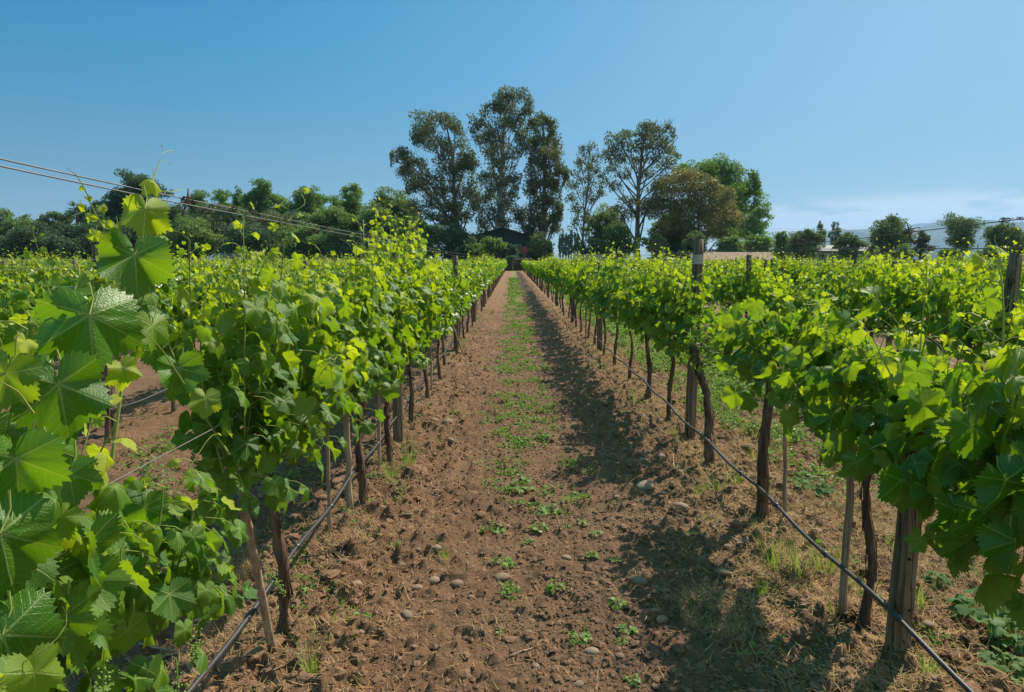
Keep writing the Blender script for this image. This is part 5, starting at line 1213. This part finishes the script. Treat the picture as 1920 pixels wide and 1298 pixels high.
w = w_mid(x, y)*.35 + w_right(x, y)*.7 + w_left(x, y)*.4 + np.exp(-((x-XR-.0)/.28)**2)*sstep(.52, .66, fbm(x*3, y*2.2, 96, 2))*.55 + np.exp(-((x-XL-.1)/.2)**2)*sstep(.56, .7, fbm(x*3, y*2.2, 97, 2))*.5
k = rng.random(len(x)) < w; x, y = x[k], y[k]; n = len(x)
blades(mb, np.stack([x, y, ground_z(x, y)-.003], -1), rng.uniform(.04, .15, n), rng.uniform(.002, .0042, n)*(1+y*.05), rng.random(n)*6.28, rng.uniform(.05, .6, n), rng.uniform(.1, 1.1, n), tint2(n, rng, .25), rng)
tag(mb.build('grass', M['grass'], smooth=False), 'thin green grass blades growing loosely in the soil', 'grass', kind='stuff')
mb = MB(); x, y = rand_ground(700, 2.3, 4.2, 3.2, 12, rng); S = rng.uniform(.008, .016, len(x))
k = rng.random(len(x)) < w_right(x, y)*.8; x, y, S = x[k], y[k], S[k]
tiny_leaves(mb, np.stack([x, y, ground_z(x, y)+rng.uniform(.1, .22, len(x))], -1), S*1.6, rng)
if mb.n: tag(mb.build('wild_flowers', M['flower'], smooth=False), 'tiny yellow wild flowers in the grass behind the right row', 'flowers', kind='stuff')

def weed(px, py, w, label, seed, mat='weed', nl=16, hgt=.5, group='broad-leaved weeds sprouting from the soil', name='weed'):
    rng = np.random.default_rng(seed+70); p = on_ground(px, py); r = w/F*p.y/2; root = thing(name, (p.x, p.y, gz(p.x, p.y)), label, 'weed', group)
    lf, st = MB(), MB(); a = np.arange(nl)*2.4+rng.normal(0, .3, nl); rr = r*(.25+.75*np.sqrt((np.arange(nl)+1)/nl)); hh = r*hgt*rng.uniform(.4, 1.2, nl)*(1.2-np.arange(nl)/nl*.7)
    P = np.stack([np.cos(a)*rr*.72, np.sin(a)*rr*.72, hh], -1); out = np.stack([np.cos(a), np.sin(a), 0*a], -1)
    add_leaves(lf, 1, P, out+[0, 0, -.15]+rng.normal(0, .2, (nl, 3)), out*.25+[0, 0, 1]+rng.normal(0, .22, (nl, 3)), r*rng.uniform(.16, .34, nl), tint2(nl, rng, .3), rng)
    for q in range(nl): tube(st, [[0, 0, -.005], P[q]*[.5, .5, .9], P[q]], [.0016, .0012, .001], 4, (.5, .3, .5, 1), False)
    lf.build('leaves', M[mat], root); st.build('stems', M['stem'], root)
WD = [(944, 1058, 58, 'low'), (1046, 1108, 62, 'mid'), (1087, 1203, 62, 'leaf'), (1158, 1140, 44, 'a'), (1176, 1186, 50, 'b'), (1188, 1278, 44, 'c'), (1166, 1208, 34, 'd')]
WL = ['pale weed growing around a grey stone mid path', 'feathery weed left of the lower shadow', 'leafy weed with the grey stone at its right, bottom of path', 'upper weed in the edge of the lower shadow', 'dark weed middle of three in the lower shadow',
      'weed at the bottom edge of the picture', 'small weed above the one at the bottom edge']
for i, ((a, b, w, _), lb) in enumerate(zip(WD, WL)): weed(a, b, w, lb, i, nl=18)
MORE = [(975, 918, 64, 'widest green weed of the middle strip'), (1030, 962, 60, 'spreading weed with small grass, right of strip centre'), (1008, 995, 44, 'weed below the spreading one mid strip'), (925, 995, 56, 'leafy weed on the left side of the strip'), (1118, 1002, 34, 'lone weed right of the strip'),
        (1090, 985, 34, 'weed left of the lone one right of strip'), (1062, 990, 30, 'weed third from the lone one right of strip'), (1110, 1048, 34, 'small weed above the lower shadow edge'), (938, 1185, 26, 'tiny weed alone on bare soil at left'), (1155, 1055, 30, 'weed touching the upper tip of the lower shadow'), (990, 1020, 28, 'small weed between two leafy ones mid strip'), (1285, 1050, 24, 'tiny dark weed inside the shadow near right row')]
for i, (a, b, w, lb) in enumerate(MORE): weed(a, b, w, lb, 20+i, nl=15)
MW = [(1845, 1165, 150, 'largest bluish green mallow patch at lower right'), (1900, 1225, 130, 'mallow cut by the right edge'), (1885, 1275, 120, 'mallow in the bottom right corner'), (1525, 925, 90, 'dark green mallow clump behind the thin leaning stake'), (1755, 1095, 60, 'small mallow right of the cracked post'), (1800, 1050, 80, 'mallow under the hanging leaves at right'), (1500, 905, 60, 'mallow just behind the dark green clump')]
for i, (a, b, w, lb) in enumerate(MW): weed(a, b, w, lb, 50+i, 'mallow', 34, .55, 'bluish green mallow weeds', 'mallow_weed')
def tuft(px, py, w, h, label, seed, nb=26):
    rng = np.random.default_rng(seed+300); p = on_ground(px, py); r = w/F*p.y/2; H = h/F*p.y; mb = MB()
    a = rng.random(nb)*6.28; q = r*.5*np.sqrt(rng.random(nb)); P = np.stack([q*np.cos(a), q*np.sin(a), np.full(nb, -.006)], -1)
    blades(mb, P, H*rng.uniform(.5, 1.2, nb), rng.uniform(.0026, .005, nb), a+rng.normal(0, .6, nb), rng.uniform(.05, .45, nb), rng.uniform(.1, 1.0, nb), tint2(nb, rng, .25), rng, 5)
    o = mb.build('grass_tuft', M['grass'], smooth=False); o.location = (p.x, p.y, gz(p.x, p.y)); tag(o, label, 'grass tuft', 'bright grass tufts at the foot of the vines')
TF = [(585, 1268, 70, 90, 'broad bladed tuft at the bottom left beside a stone'), (640, 1150, 20, 40, 'single thin tuft right of the leaning stake top'), (572, 1000, 20, 50, 'upright blade tuft between hose and thin stake'), (570, 1052, 16, 36, 'thin tuft on the hose side nearer the leaning stake'),
 (735, 905, 60, 60, 'yellow green tuft left of the stake before the post'), (768, 885, 50, 60, 'tuft spreading at the foot of the left post'), (755, 930, 40, 40, 'sparse tuft below the left post'), (700, 870, 40, 50, 'tuft behind the slim stake'), (832, 1045, 50, 24, 'flat yellowish grass tuft on the left track'),
 (1450, 1080, 90, 100, 'tall tuft left of the straight grey stake'), (1500, 1110, 90, 90, 'thick tuft between trunk and straight stake'), (1545, 1090, 70, 90, 'tuft just left of the straight grey stake'), (1430, 1130, 60, 50, 'low tuft at the edge of dry straw'), (1600, 1120, 50, 60, 'tuft right of the straight grey stake'),
 (1345, 930, 80, 50, 'bright low tuft below the gnarled trunk'), (1310, 935, 60, 40, 'bright tuft left below the gnarled trunk'), (1375, 920, 60, 50, 'tuft right below the gnarled trunk'), (1320, 880, 40, 40, 'tuft at the gnarled trunk foot'), (1262, 825, 40, 36, 'tuft at the foot of the vine before the banded post'), (1190, 770, 30, 36, 'yellow green tuft under the right row hose'),
 (1720, 1150, 60, 70, 'tuft right of the cracked post'), (1870, 1225, 50, 60, 'tuft among the mallows'), (1740, 1290, 50, 70, 'tuft at the bottom edge right of the hose'), (1420, 870, 50, 60, 'tuft behind the thick peeling trunk'), (1560, 1165, 40, 50, 'tuft on the rim of the wet hole')]
for i, (a, b, w, h, lb) in enumerate(TF): tuft(a, b, w, h, lb, i, 34 if w > 40 else 12)
# fallen canes and twigs
def twig(pts, r, label, seed):
    rng = np.random.default_rng(seed); P = []
    for px, py in pts: p = on_ground(px, py); P.append((p.x, p.y, gz(p.x, p.y)+r*1.4))
    P = np.array(P); t = np.linspace(0, len(P)-1, len(P)*4); Q = np.stack([np.interp(t, np.arange(len(P)), P[:, c]) for c in range(3)], -1); o0 = Q[0].copy()
    Q[1:-1] += rng.normal(0, r*.3, Q[1:-1].shape); mb = MB(); tube(mb, Q-o0, r*np.linspace(1, .7, len(Q)), 7, None, True, 0, .1, rng); o = mb.build('dry_cane', M['stake']); o.location = o0; tag(o, label, 'dry cane', 'pruned canes lying on the soil')
twig([(704, 969), (738, 973), (774, 975)], .011, 'short thick cane lying on the soil right of the thick round stake', 1)
twig([(783, 948), (791, 935), (790, 910)], .003, 'thin curved twig beyond the short thick cane', 2)
twig([(250, 1262), (310, 1235), (350, 1222)], .006, 'pale cane at the bottom left under the vine leaves', 3)
twig([(262, 1225), (330, 1222), (368, 1228)], .005, 'upper pale cane crossing another at the bottom left', 4)
twig([(355, 1262), (362, 1275), (384, 1287)], .009, 'short broken cane beside the left hose', 5)
twig([(1268, 905), (1262, 880), (1262, 868)], .006, 'small twig standing near the right row shadow', 6)
twig([(955, 1232), (985, 1222), (1000, 1215)], .005, 'thin twig on bare soil at the bottom middle', 7)
twig([(1410, 1160), (1418, 1195), (1405, 1215)], .0035, 'pale curved stem on the straw at right', 8)
twig([(755, 1110), (768, 1135), (775, 1142)], .003, 'tiny pale stem below the brown stones', 9)

# ------------------------------------------------------------------ haze
g = G('haze'); v = g.new('ShaderNodeVolumePrincipled', {'Density': HAZE}); v.inputs['Color'].default_value = (.34, .62, 1, 1); v.inputs['Anisotropy'].default_value = .2
o = g.new('ShaderNodeOutputMaterial'); g.l.new(v.outputs[0], o.inputs['Volume'])
if HAZE > 0:
    mb = MB(); box(mb, (-8800, -60, -3), (8800, 8800, 480)); tag(mb.build('haze', g.m, smooth=False), kind='stuff')
